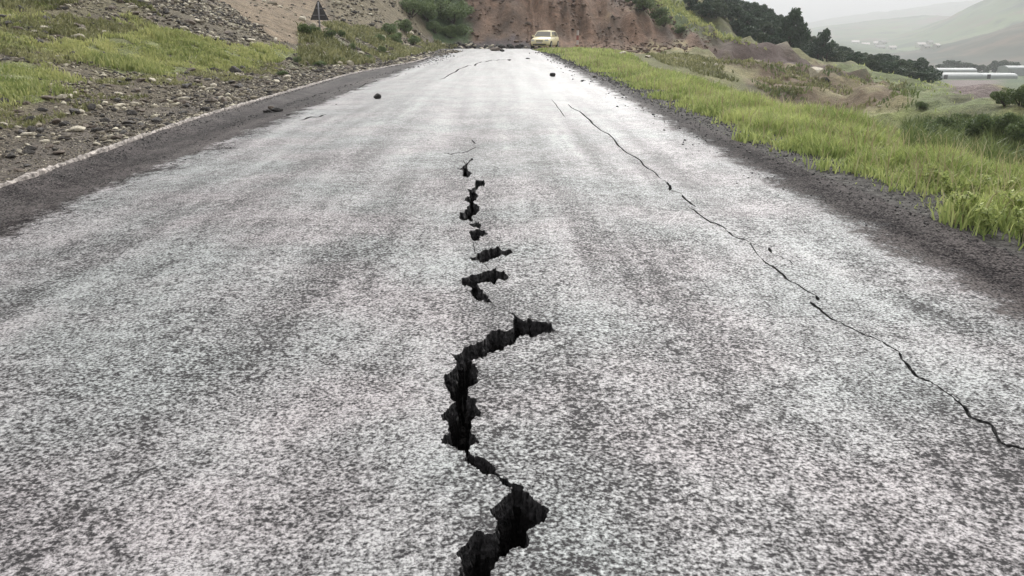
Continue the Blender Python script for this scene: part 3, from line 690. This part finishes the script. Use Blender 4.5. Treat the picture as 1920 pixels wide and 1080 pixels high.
veg([(0, 0), (260, 0), (330, 48), (160, 75), (150, 120), (60, 120), (0, 100)], 7000, .18, M_dry, thr=-.0, s=.8)
veg([(0, 200), (200, 150), (560, 110), (780, 96), (600, 130), (330, 170), (0, 250)], 8000, .11, M_dry, thr=.04, s=1.1)
veg([(560, 92), (560, 50), (640, 44), (860, 88), (700, 120), (560, 124)], 14000, .35, M_dry, thr=-.05)
veg([(1200, 96), (1350, 108), (1480, 125), (1560, 160), (1500, 190), (1400, 160), (1250, 122)], 6000, .3, M_dry, thr=0.0)
veg([(1560, 118), (1700, 135), (1920, 200), (1920, 232), (1720, 240), (1560, 230), (1650, 215), (1700, 190)], 22000, .3, M_gr, thr=-.05)
veg([(1420, 150), (1560, 130), (1700, 165), (1720, 205), (1640, 225), (1560, 225), (1440, 185)], 6000, .3, M_dry, thr=.03)
veg([(1380, 130), (1560, 124), (1720, 165), (1720, 205), (1560, 215), (1440, 180)], 4000, .35, M_gd, thr=.08, s=.3)
veg([(1690, 232), (1740, 222), (1920, 230), (1920, 330), (1700, 300)], 26000, .5, M_gd, thr=-.2, wk=.0006)
veg([(1200, -10), (1260, -10), (1340, 58), (1440, 96), (1345, 76), (1260, 40)], 9000, .35, M_gl, thr=-.3)

# ------------------------------------------------------------------ bushes and trees
def leafcloud(centers, radii, n, ls, seed):
    r = np.random.default_rng(seed); k = r.integers(0, len(centers), n); c = centers[k]; rad = radii[k]
    d = r.normal(size=(n, 3)); d /= np.linalg.norm(d, axis=1)[:, None]; rr = r.uniform(.55, 1.08, n)**.7
    p = c+d*rad*rr[:, None]*np.array([1, 1, .85]); p[:, 2] = np.maximum(p[:, 2], .05)
    t1 = r.normal(size=(n, 3)); t1 /= np.linalg.norm(t1, axis=1)[:, None]; t2 = np.cross(t1, r.normal(size=(n, 3))); t2 /= np.linalg.norm(t2, axis=1)[:, None]
    s = ls*r.uniform(.5, 1.3, n)[:, None]; V = np.stack([p-t1*s, p+t2*s*.5, p+t1*s, p-t2*s*.5], 1).reshape(-1, 3)
    c_ = np.repeat(np.clip(r.normal(.45, .22, n)+(k % 5)*.06-.1, 0, 1), 4); return V, np.arange(n*4).reshape(n, 4), np.stack([c_]*3, -1)
def crown_balls(R_, H0, H1, nb, seed):
    r = random.Random(seed); cs = []; rs = []
    for i in range(nb):
        a = r.uniform(0, 6.28); u = r.random(); h = H0+(H1-H0)*u; rad = R_*math.sin(math.pi*(0.18+0.72*u))*r.uniform(.35, .95)
        cs.append((math.cos(a)*rad, math.sin(a)*rad, h)); rs.append([R_*r.uniform(.22, .42)])
    return np.array(cs), np.array(rs)
M_bark = simple('bark', (0.06, 0.045, 0.035), .9, bump=.8)
M_tr = mat_leaf('dark_foliage', (0.014, 0.040, 0.020), (0.07, 0.12, 0.055), .15)
M_bu = mat_leaf('bush_foliage', (0.08, 0.13, 0.05), (0.26, 0.32, 0.14), .25)
M_bd = mat_leaf('dark_bush_foliage', (0.06, 0.10, 0.035), (0.19, 0.24, 0.09), .25)  # leaf colour of the darker green bushes
def limb(Vv, Ff, a, b, r1, r2, seg=7):
    a = Vector(a); b = Vector(b); d = (b-a).normalized(); u = d.orthogonal().normalized(); w = d.cross(u); s = len(Vv)
    for p, r_ in ((a, r1), ((a+b)/2+u*(b-a).length*.05, (r1+r2)/2), (b, r2)):
        for i in range(seg): t = 6.2832*i/seg; Vv.append(p+(u*math.cos(t)+w*math.sin(t))*r_)
    for k in range(2):
        for i in range(seg): j = (i+1) % seg; Ff.append((s+k*seg+i, s+k*seg+j, s+(k+1)*seg+j, s+(k+1)*seg+i))
def make_tree(h, Rr, seed, n=2600, ls=.30, mat=None, h0=.25):
    root = thing('tree'); r = random.Random(seed); Vv = []; Ff = []
    top = Vector((r.uniform(-.3, .3), r.uniform(-.3, .3), h*.75)); limb(Vv, Ff, (0, 0, -.5), top*.55, h*.035, h*.022); limb(Vv, Ff, top*.55, top, h*.022, h*.008)
    cs, rs = crown_balls(Rr, h*h0, h*.9, 22, seed)
    for c in cs[::2]: limb(Vv, Ff, top*r.uniform(.3, .8), c, h*.012, h*.004, 5)
    mesh_obj('trunk', Vv, Ff, M_bark, root, True)
    V, Fc, cc = leafcloud(cs, rs, n, ls, seed); np_obj('crown', V, Fc, mat or M_tr, root, colr=cc)
    return root
def make_bush(name, h, Rr, seed, n=3200, ls=.05, mat=None):
    root = thing(name); r = random.Random(seed); Vv = []; Ff = []
    cs, rs = crown_balls(Rr, h*.15, h*.75, 12, seed)
    for c in cs: limb(Vv, Ff, (r.uniform(-.05, .05), r.uniform(-.05, .05), -.1), c, .03*h, .01*h, 5)
    mesh_obj('stem', Vv, Ff, M_bark, root); V, Fc, cc = leafcloud(cs, rs*1.15, n, ls, seed); np_obj('foliage', V, Fc, mat or M_bu, root, colr=cc)
    return root
def place(proto, used, px, Y, sc, label, cat, group, sxy=1.0, base=None, dz=0):
    o = proto if not used.get(proto.name) else copy_tree(proto); used[proto.name] = True
    d = ray(px, 60); x = d[0]/d[1]*Y
    o.location = (x, Y, float(H(x, Y))+dz); o.scale = (sc*sxy, sc*sxy, sc); o.rotation_euler = (0, 0, random.uniform(0, 6.28))
    for k in ('label', 'category', 'group'):
        if k in o: del o[k]
    tag(o, label, cat, group); return o
used = {}
M_tr2 = mat_leaf('mid_foliage', (0.03, 0.055, 0.028), (0.10, 0.14, 0.065), .2)
TP = [make_tree(6, 2.5, 21, h0=.12, mat=M_tr2), make_tree(6, 2.6, 11), make_tree(6, 2.2, 12, h0=.12), make_tree(6, 3.0, 13, h0=.15), make_tree(6, 2.4, 14, h0=.1)]
def ztop(px, py, Y): return at(px, py, Y)[2]
# ridge line of trees: tops follow the skyline of the wood
SKY = [(1180, -60), (1400, 0), (1440, 14), (1475, 34), (1510, 72), (1530, 78), (1600, 92), (1640, 98), (1700, 106), (1740, 112), (1770, 130)]
sx_ = [a for a, b in SKY]; sy_ = [b for a, b in SKY]
def tree_lab(px, mid):
    c = 'mid green bushy' if mid else 'dark green bushy'
    if px < 1400: return c+' tree high in the wood, above the pale green strip', c+' trees high in the wood'
    if px < 1520: return c+' tree in the middle of the wood, behind the purple brown mound', c+' trees in the middle of the wood'
    if px < 1640: return c+' tree low in the wood, above the white boulder', c+' trees low in the wood'
    return c+' tree at the low right end of the wood, towards the greenhouses', c+' trees at the right end of the wood'
for row, (Y0, k) in enumerate(((124, .62), (140, .85), (158, 1.0), (117, .42))):
    px = 1250+row*6
    pmax = 1762
    if row == 0: px = 1300
    if row == 3: px = 1290; pmax = 1530
    while px < pmax:
        Y = Y0+random.uniform(-5, 5)-(10 if px > 1600 else 0); top = np.interp(px, sx_, sy_)+random.uniform(-2, 9); d = ray(px, 60); x = d[0]/d[1]*Y; g = float(H(x, Y))
        h = (ztop(px, top, Y)-g)*k
        h = min(max(h, 2.0), 15); tp = random.randrange(5); lb_, gb_ = tree_lab(px, tp == 0); place(TP[tp], used, px, Y, h/5.5, lb_, 'tree', gb_, sxy=random.uniform(.85, 1.15)*max(.8, min(1.4, 4/h)))
        px += random.uniform(11, 18)
for px, py, Y, sxy, lb in ((1482, 20, 118, .8, 'tallest dark tree standing against the pale sky where the ridge drops'), (1547, 56, 120, .7, 'small round topped tree poking above the low end of the wood')):
    d = ray(px, 60); x = d[0]/d[1]*Y; place(TP[1], used, px, Y, (ztop(px, py, Y)-float(H(x, Y)))/5.9, lb, 'tree', None, sxy=sxy)
# bushes
BP = [make_bush('bush', 1.0, .7, 31), make_bush('bush', 1.0, .6, 32), make_bush('bush', 1.0, .8, 33)]
BDP = [make_bush('bush', 1.0, .7, 41, mat=M_bd), make_bush('bush', 1.0, .8, 42, mat=M_bd)]
def bush_px(P_, px, py, hpx, label, group=None):
    p = hit([(px, py)])[0]; h = hpx/F*math.hypot(p[0], p[1]); proto = random.choice(P_)
    o = proto if not used.get(proto.name) else copy_tree(proto); used[proto.name] = True
    o.location = p; o.scale = (h*random.uniform(.9, 1.3), h*1.1, h); o.rotation_euler = (0, 0, random.uniform(0, 6.28))
    for k in ('label', 'category', 'group'):
        if k in o: del o[k]
    tag(o, label, 'bush', group)
for px, py, s in ((745, 82, 22), (728, 66, 22), (760, 60, 24), (710, 80, 16), (775, 84, 18)): bush_px(BP, px, py, s, 'light green bush at the foot of the slope right of the sign', 'bushes right of the sign')
for px, py, s in ((572, 66, 20), (612, 74, 20), (590, 62, 16), (640, 70, 14)): bush_px(BDP, px, py, s, 'dark low bush in front of the triangular sign', 'bushes below the sign')
for px, py, s in ((770, 30, 32), (800, 40, 36), (825, 30, 38), (850, 44, 34), (790, 8, 34), (835, 6, 34), (845, 70, 24), (868, 66, 20), (870, 30, 26), (815, 62, 22)): bush_px(BP, px, py, s, *(('green shrub high on the slope left of the red landslide, cut by the top edge', 'shrubs high on the slope') if py < 25 else ('green shrub in the middle of the slope left of the red landslide', 'shrubs in mid slope') if py < 55 else ('green shrub near the foot of the slope left of the red landslide', 'shrubs at the slope foot')))
for px, py, s in ((1205, 20, 26), (1225, 36, 24), (1190, 4, 24), (1245, 50, 18), (1270, 62, 14)): bush_px(BDP, px, py, s, 'dark bush on the rim of the red landslide cut', 'bushes on the landslide rim')
for px, py, s in ((640, 118, 10), (690, 112, 10), (600, 126, 12), (560, 118, 12), (530, 142, 10), (715, 98, 12), (660, 92, 12)): bush_px(BP, px, py, s, 'low weed tuft among the rubble near the left roadside', 'weed tufts in the rubble')
for px, py, s in ((1745, 262, 34), (1790, 252, 34), (1840, 258, 40), (1890, 250, 34), (1920, 262, 34)): bush_px(BDP, px, py, s, 'low dark green bush in the thicket below the right verge, '+{1745: 'first from the left', 1790: 'second from the left', 1840: 'tallest in the middle', 1890: 'fourth from the left', 1920: 'cut by the picture edge'}[px], 'thicket below the verge')
for px, py, s in ((1885, 196, 26), (1915, 198, 34)): bush_px(BDP, px, py, s, 'dark round bush at the right picture edge below the greenhouses, '+('farther left of two' if px < 1900 else 'cut by the picture edge'))
for px, py, s, lb in ((1725, 205, 14, 'tiny lone shrub in the middle of the green field'), (1808, 222, 10, 'small bare shrub on the crest of the green field')): bush_px(BDP, px, py, s, lb)
for px in (1782, 1800, 1822, 1838, 1856, 1880, 1898, 1916): place(random.choice(TP), used, px, 395+random.uniform(-15, 15), random.uniform(.9, 1.5), 'hazy dark tree behind the white greenhouses', 'tree', 'trees behind the greenhouses', sxy=1.3)
# leafy weeds in the near verge
def make_weed(seed):
    r = np.random.default_rng(seed); root = thing('weed'); Vv = []; Ff = []; P = []; 
    for k in range(7):
        a = r.uniform(0, 6.28); b = Vector((math.cos(a)*.16, math.sin(a)*.16, r.uniform(.3, .5))); limb(Vv, Ff, (0, 0, 0), b, .006, .003, 5)
        for j in range(9): P.append(b*(0.3+.08*j)+Vector((0, 0, .02)))
    mesh_obj('stem', Vv, Ff, M_gd, root); cs = np.array([p[:] for p in P]); V, Fc, cc = leafcloud(cs, np.full((len(cs), 1), .05), 330, .035, seed); np_obj('foliage', V, Fc, M_gr, root, colr=cc); return root
WP = [make_weed(61), make_weed(62)]
for i, (px, py) in enumerate(((1905, 420), (1860, 400), (1885, 372), (1830, 372), (1915, 455), (1780, 380), (1850, 440), (1740, 350), (1800, 415))):
    p = hit([(px, py)])[0]; o = WP[i] if i < 2 else copy_tree(WP[i % 2]); o.location = p; o.scale = (.6, .6, random.uniform(.4, .6)); o.rotation_euler = (0, 0, i)
    tag(o, 'leafy weed standing in the near grass of the right verge', 'weed', 'weeds in the right verge')

# ------------------------------------------------------------------ warning sign seen from behind
M_post = simple('galvanised_post', (0.26, 0.25, 0.26), .5, .4); M_back = simple('sign_back', (0.065, 0.06, 0.06), .6, .2)
SY = 42; pb = at(599, 38, SY); sx0 = float(pb[0]); g = float(H(sx0, SY)); sg = thing('road_sign', (sx0, SY, g)); tag(sg, 'dark triangular road sign seen from behind on a grey post on the left slope', 'road sign')
zb = float(pb[2])-g; bm = bmesh.new(); w = 34/F*SY*1.02; hh = w*.98
def rtri(w, h, r=.05):
    pts = []
    for cx, cz, a0 in ((-w/2+r*1.6, r, 210), (w/2-r*1.6, r, -90+0), (0, h-r*1.6, 30)):
        for k in range(7): a = R(a0+120*k/6); pts.append((cx+math.cos(a)*r, cz+math.sin(a)*r))
    c0 = (0, h*.35); return sorted(pts, key=lambda p: math.atan2(p[1]-c0[1], p[0]-c0[0]))
pts = rtri(w, hh); vf = [bm.verts.new((x, 0, zb+z)) for x, z in pts]; vb = [bm.verts.new((x, .02, zb+z)) for x, z in pts]
bm.faces.new(vf); bm.faces.new(vb[::-1])
for i in range(len(pts)): j = (i+1) % len(pts); bm.faces.new((vf[i], vb[i], vb[j], vf[j]))
bmesh.ops.recalc_face_normals(bm, faces=bm.faces); bm_obj('panel', bm, M_back, sg)
bm = bmesh.new(); cyl(bm, (0, -.045, (zb+hh*.9)/2-.25), .038, .038, zb+hh*.9+.5); bm_obj('post', bm, M_post, sg, True)
for k in (.25, .6):
    bm = bmesh.new(); bx(bm, (0, -.012, zb+hh*k), (w*(1-k)*.8, .02, .03)); bm_obj('bracket', bm, M_post, sg)

# roadside marker at the foot of the cut
M_wht = simple('white_paint', (0.62, 0.55, 0.52), .5); M_redp = simple('red_paint', (0.30, 0.10, 0.08), .5)
my = 78.0; mxx = float(at(1083, 70, my)[0]); mk = thing('marker_post', (mxx, my, float(H(mxx, my)))); tag(mk, 'short red and white banded marker post right of the car', 'marker post')
mz = ztop(1083, 57, my)-float(H(mxx, my)); s4 = mz/4
for i in range(4):
    bm = bmesh.new(); cyl(bm, (0, 0, s4*(i+.5)+(-.1 if i == 0 else 0)), .11, .11, s4*(1.0)+(.2 if i == 0 else 0), seg=12); bm_obj('band' if i else 'base', bm, M_wht if i in (1, 3) else M_redp, mk)

# ------------------------------------------------------------------ car
M_cp = simple('cream_paint', (0.87, 0.77, 0.48), .25, var=.04); M_gl2 = simple('car_glass', (0.16, 0.15, 0.12), .12, var=.05); M_ty = simple('tyre', (0.02, 0.02, 0.02), .9)
M_chr = simple('light_glass', (0.85, 0.82, 0.78), .1, .3, var=.05); M_blk = simple('black_plastic', (0.025, 0.025, 0.024), .6); M_rim = simple('alloy', (0.5, 0.5, 0.48), .35, .7)
def make_car(loc, rz):
    r = thing('car', loc, rz)                  # car faces -Y, length along Y
    # body cross-sections along Y: (y, half width, z bottom, z shoulder)
    W = .86; bm = bmesh.new()
    secs = [(-2.02, .62, .34, .60), (-1.95, .74, .26, .70), (-1.75, .82, .22, .80), (-1.30, .85, .20, .88), (-.95, W, .20, .94), (.0, W, .20, .96), (1.2, W, .20, .98), (1.7, .84, .24, .96), (1.92, .78, .30, .88), (1.98, .70, .38, .75)]
    rings = []
    for y_, w_, zb_, zs in secs:
        pr = [(-w_*.9, zb_), (-w_, zb_+.12), (-w_*1.01, (zb_+zs)/2), (-w_*.97, zs-.08), (-w_*.86, zs), (0, zs+.035), (w_*.86, zs), (w_*.97, zs-.08), (w_*1.01, (zb_+zs)/2), (w_, zb_+.12), (w_*.9, zb_)]
        rings.append([bm.verts.new((a, y_, b)) for a, b in pr])
    for i in range(len(rings)-1):
        for k in range(len(rings[0])): j = (k+1) % len(rings[0]); bm.faces.new((rings[i][k], rings[i][j], rings[i+1][j], rings[i+1][k]))
    bm.faces.new(rings[0]); bm.faces.new(rings[-1][::-1]); bmesh.ops.recalc_face_normals(bm, faces=bm.faces); body = bm_obj('body', bm, M_cp, r, True)
    # cabin
    bm = bmesh.new(); c = [(-1.02, .78, .93), (-.35, .62, 1.40), (.0, .61, 1.45), (.9, .61, 1.44), (1.35, .62, 1.36), (1.72, .76, .95)]
    top = [[bm.verts.new((-w_, y_, z_)), bm.verts.new((-w_*.5, y_, z_+.03)), bm.verts.new((w_*.5, y_, z_+.03)), bm.verts.new((w_, y_, z_))] for y_, w_, z_ in c[1:-1]]
    bl = [(-1.02, .78), (-.35, .80), (0, .81), (.9, .81), (1.35, .80), (1.72, .76)]
    L_ = [bm.verts.new((-w_, y_, .95)) for y_, w_ in bl]; R_ = [bm.verts.new((w_, y_, .95)) for y_, w_ in bl]
    for i in range(3):
        for k in range(3): bm.faces.new((top[i][k], top[i][k+1], top[i+1][k+1], top[i+1][k]))
    for i in range(1, 4): bm.faces.new((L_[i], top[i-1][0], top[i][0], L_[i+1])); bm.faces.new((R_[i], R_[i+1], top[i][3], top[i-1][3]))
    bm.faces.new((L_[0], top[0][0], L_[1])); bm.faces.new((R_[0], R_[1], top[0][3])); bm.faces.new((L_[5], L_[4], top[3][0])); bm.faces.new((R_[5], top[3][3], R_[4]))
    bm.faces.new((L_[0], R_[0], top[0][3], top[0][2], top[0][1], top[0][0])); bm.faces.new((R_[5], L_[5], top[3][0], top[3][1], top[3][2], top[3][3]))
    bmesh.ops.recalc_face_normals(bm, faces=bm.faces); bm_obj('roof', bm, M_cp, r)
    def quad(name, pts, mat, off=(0, 0, 0), par=r):
        o_ = Vector(off); me = mesh_obj(name, [Vector(p)+o_ for p in pts]+[Vector(p)+o_*.2 for p in pts], [(0, 1, 2, 3), (4, 7, 6, 5), (0, 4, 5, 1), (1, 5, 6, 2), (2, 6, 7, 3), (3, 7, 4, 0)], mat, par); return me
    quad('windscreen', [(-.70, -.96, .985), (.70, -.96, .985), (.57, -.42, 1.36), (-.57, -.42, 1.36)], M_gl2, (0, -.02, .015))
    quad('rear_window', [(.68, 1.68, 1.0), (-.68, 1.68, 1.0), (-.56, 1.42, 1.30), (.56, 1.42, 1.30)], M_gl2, (0, .02, .015))
    for s in (-1, 1):
        quad('side_window', [(s*.79, -.62, .99), (s*.80, .25, .99), (s*.635, .25, 1.37), (s*.64, -.25, 1.35)], M_gl2, (s*.025, 0, .006))
        quad('side_window', [(s*.80, .36, .99), (s*.79, 1.3, .99), (s*.64, 1.15, 1.34), (s*.635, .36, 1.37)], M_gl2, (s*.025, 0, .006))
        bm = bmesh.new(); bx(bm, (s*.92, -.72, 1.03), (.16, .1, .13), bevel=.03); bm_obj('wing_mirror', bm, M_cp, r)
        bm = bmesh.new(); bx(bm, (s*.60, -1.93, .66), (.34, .12, .17), rot=Matrix.Rotation(s*.25, 3, 'Z'), bevel=.04); bm_obj('headlight', bm, M_chr, r)
        bm = bmesh.new(); bx(bm, (s*.66, 1.95, .75), (.22, .08, .2), bevel=.03); bm_obj('tail_light', bm, M_redp, r)
        for y_ in (-1.28, 1.22):
            bm = bmesh.new(); cyl(bm, (s*.79, y_, .31), .31, .31, .2, 'X', 20); wh = bm_obj('wheel', bm, M_ty, r)
            bm = bmesh.new(); cyl(bm, (s*.895, y_, .31), .19, .19, .02, 'X', 16); bm_obj('rim', bm, M_rim, wh)
    bm = bmesh.new(); bx(bm, (0, -2.0, .62), (.62, .06, .1), bevel=.02); bm_obj('grille', bm, M_blk, r)
    bm = bmesh.new(); bx(bm, (0, -2.0, .36), (1.2, .08, .12), bevel=.03); bm_obj('bumper_intake', bm, M_blk, r)
    bm = bmesh.new(); bx(bm, (0, -2.035, .49), (.5, .015, .11)); bm_obj('number_plate', bm, M_wht, r)
    for y_ in (.3,): 
        for s in (-1, 1):
            bm = bmesh.new(); bx(bm, (s*.875, y_-.1, .82), (.02, .14, .03)); bm_obj('door_handle', bm, M_blk, r)
    return r
cy_ = 73.5; cx_ = float(at(1022, 86, cy_)[0]); car = make_car((cx_, cy_, 0.02), R(-17)); tag(car, 'cream coloured hatchback parked at the far end of the road under the landslide', 'car')

# ------------------------------------------------------------------ greenhouses and far houses
M_gh = simple('greenhouse_film', (0.36, 0.38, 0.37), .5, var=.08, scale=1); M_wall = simple('pale_wall', (0.6, 0.58, 0.52), .8); M_rf = simple('dull_roof', (0.35, 0.33, 0.31), .8); M_opn = simple('dark_opening', (0.03, 0.03, 0.03), .8)
def greenhouse(px0, px1, pyb, Y, h, label):
    a = at(px0, pyb, Y); b = at(px1, pyb, Y); L = b[0]-a[0]; z0 = float(H((a[0]+b[0])/2, Y)); zt = ztop((px0+px1)/2, pyb, Y); z0 = min(z0, zt); r = thing('greenhouse', (a[0]+L/2, Y+4, z0-.3)); tag(r, label, 'greenhouse')
    hb = zt-z0+.3
    Vv = []; Ff = []; n = 10
    for e in (-L/2, L/2):
        Vv.append((e, -4, 0))
        for k in range(n+1): t = math.pi*k/n; Vv.append((e, -4*math.cos(t), hb+h*.35+math.sin(t)*h*.65))
        Vv.append((e, 4, 0))
    m = n+3
    for k in range(m-1): Ff.append((k, k+1, m+k+1, m+k))
    Ff.append(tuple(range(m))); Ff.append(tuple(range(2*m-1, m-1, -1))); mesh_obj('cover', Vv, Ff, M_gh, r)
    bm = bmesh.new(); k = -L/2+1.5
    while k < L/2: bx(bm, (k, -4.03, (hb+h*.35)/2), (.10, .05, hb+h*.35)); k += 3
    bm_obj('frame', bm, M_rf, r)
    bm = bmesh.new(); bx(bm, (-L/2+2.2, -4.06, 1.0), (1.4, .06, 2.0)); bm_obj('door', bm, M_opn, r)
greenhouse(1762, 1842, 149, 318, 2.4, 'long white greenhouse just right of the dark wood')
greenhouse(1843, 1908, 147, 322, 1.9, 'white greenhouse continuing the near row towards the right')
greenhouse(1760, 1832, 135, 372, 1.6, 'shorter whitish greenhouse standing behind the near row')
greenhouse(1890, 1960, 131, 372, 1.7, 'whitish greenhouse behind the near row at the right picture edge')
def house(px, py, Y, w, h, d):
    dv = Vector(ray(px, py)).normalized(); best = None
    for hl in HL:
        ok, loc, *_q = hl.ray_cast(Vector((0, 0, CH)), dv)
        if ok and (best is None or loc.y < best.y): best = loc
    if best is None: return
    p = best; Y = p.y; k = Y/760; w *= k; d *= k; h = 2.5*k
    r = thing('house', (p[0], Y, p[2]-4), random.uniform(-.4, .4)); bm = bmesh.new(); bx(bm, (0, 0, (h+4)/2), (w, d, h+4)); bm_obj('wall', bm, M_wall, r)
    z = h+4.0; Vv = [(-w/2-.3, -d/2-.3, z), (w/2+.3, -d/2-.3, z), (w/2+.3, d/2+.3, z), (-w/2-.3, d/2+.3, z), (-w/2-.3, 0, z+d*.3), (w/2+.3, 0, z+d*.3)]
    mesh_obj('roof', Vv, [(0, 1, 5, 4), (2, 3, 4, 5), (0, 4, 3), (1, 2, 5), (3, 2, 1, 0)], M_wht if random.random() < .5 else M_rf, r)
    for k in (-.3, .3):
        bm = bmesh.new(); bx(bm, (k*w, -d/2-.03, 4+h*.55), (w*.14, .06, h*.3)); bm_obj('window', bm, M_opn, r)
    tag(r, 'tiny pale house blurred by haze in the valley village', 'house', 'village houses in the haze')
bpy.context.view_layer.update()
for px, py in ((1602, 84), (1622, 88), (1640, 86), (1655, 84), (1618, 94), (1648, 93), (1724, 88), (1742, 84), (1755, 90), (1735, 92), (1672, 94)):
    house(px+random.uniform(-2, 2), py, 760, random.uniform(4, 8), random.uniform(.5, 1.5), 5)

# ------------------------------------------------------------------ hazy air
def haze():
    lo = Vector((-700, -30, -60)); hi = Vector((4800, 6900, 560)); bm = bmesh.new(); bx(bm, (lo+hi)/2, hi-lo); m = bpy.data.materials.new('haze'); m.use_nodes = True; nt = m.node_tree; nt.nodes.clear()
    v = nt.nodes.new('ShaderNodeVolumePrincipled'); v.inputs['Density'].default_value = 0.00047; v.inputs['Color'].default_value = (0.93, 0.95, 0.96, 1); v.inputs['Anisotropy'].default_value = 0.3
    o = nt.nodes.new('ShaderNodeOutputMaterial'); nt.links.new(v.outputs[0], o.inputs['Volume']); tag(bm_obj('haze', bm, m), kind='stuff')
haze()
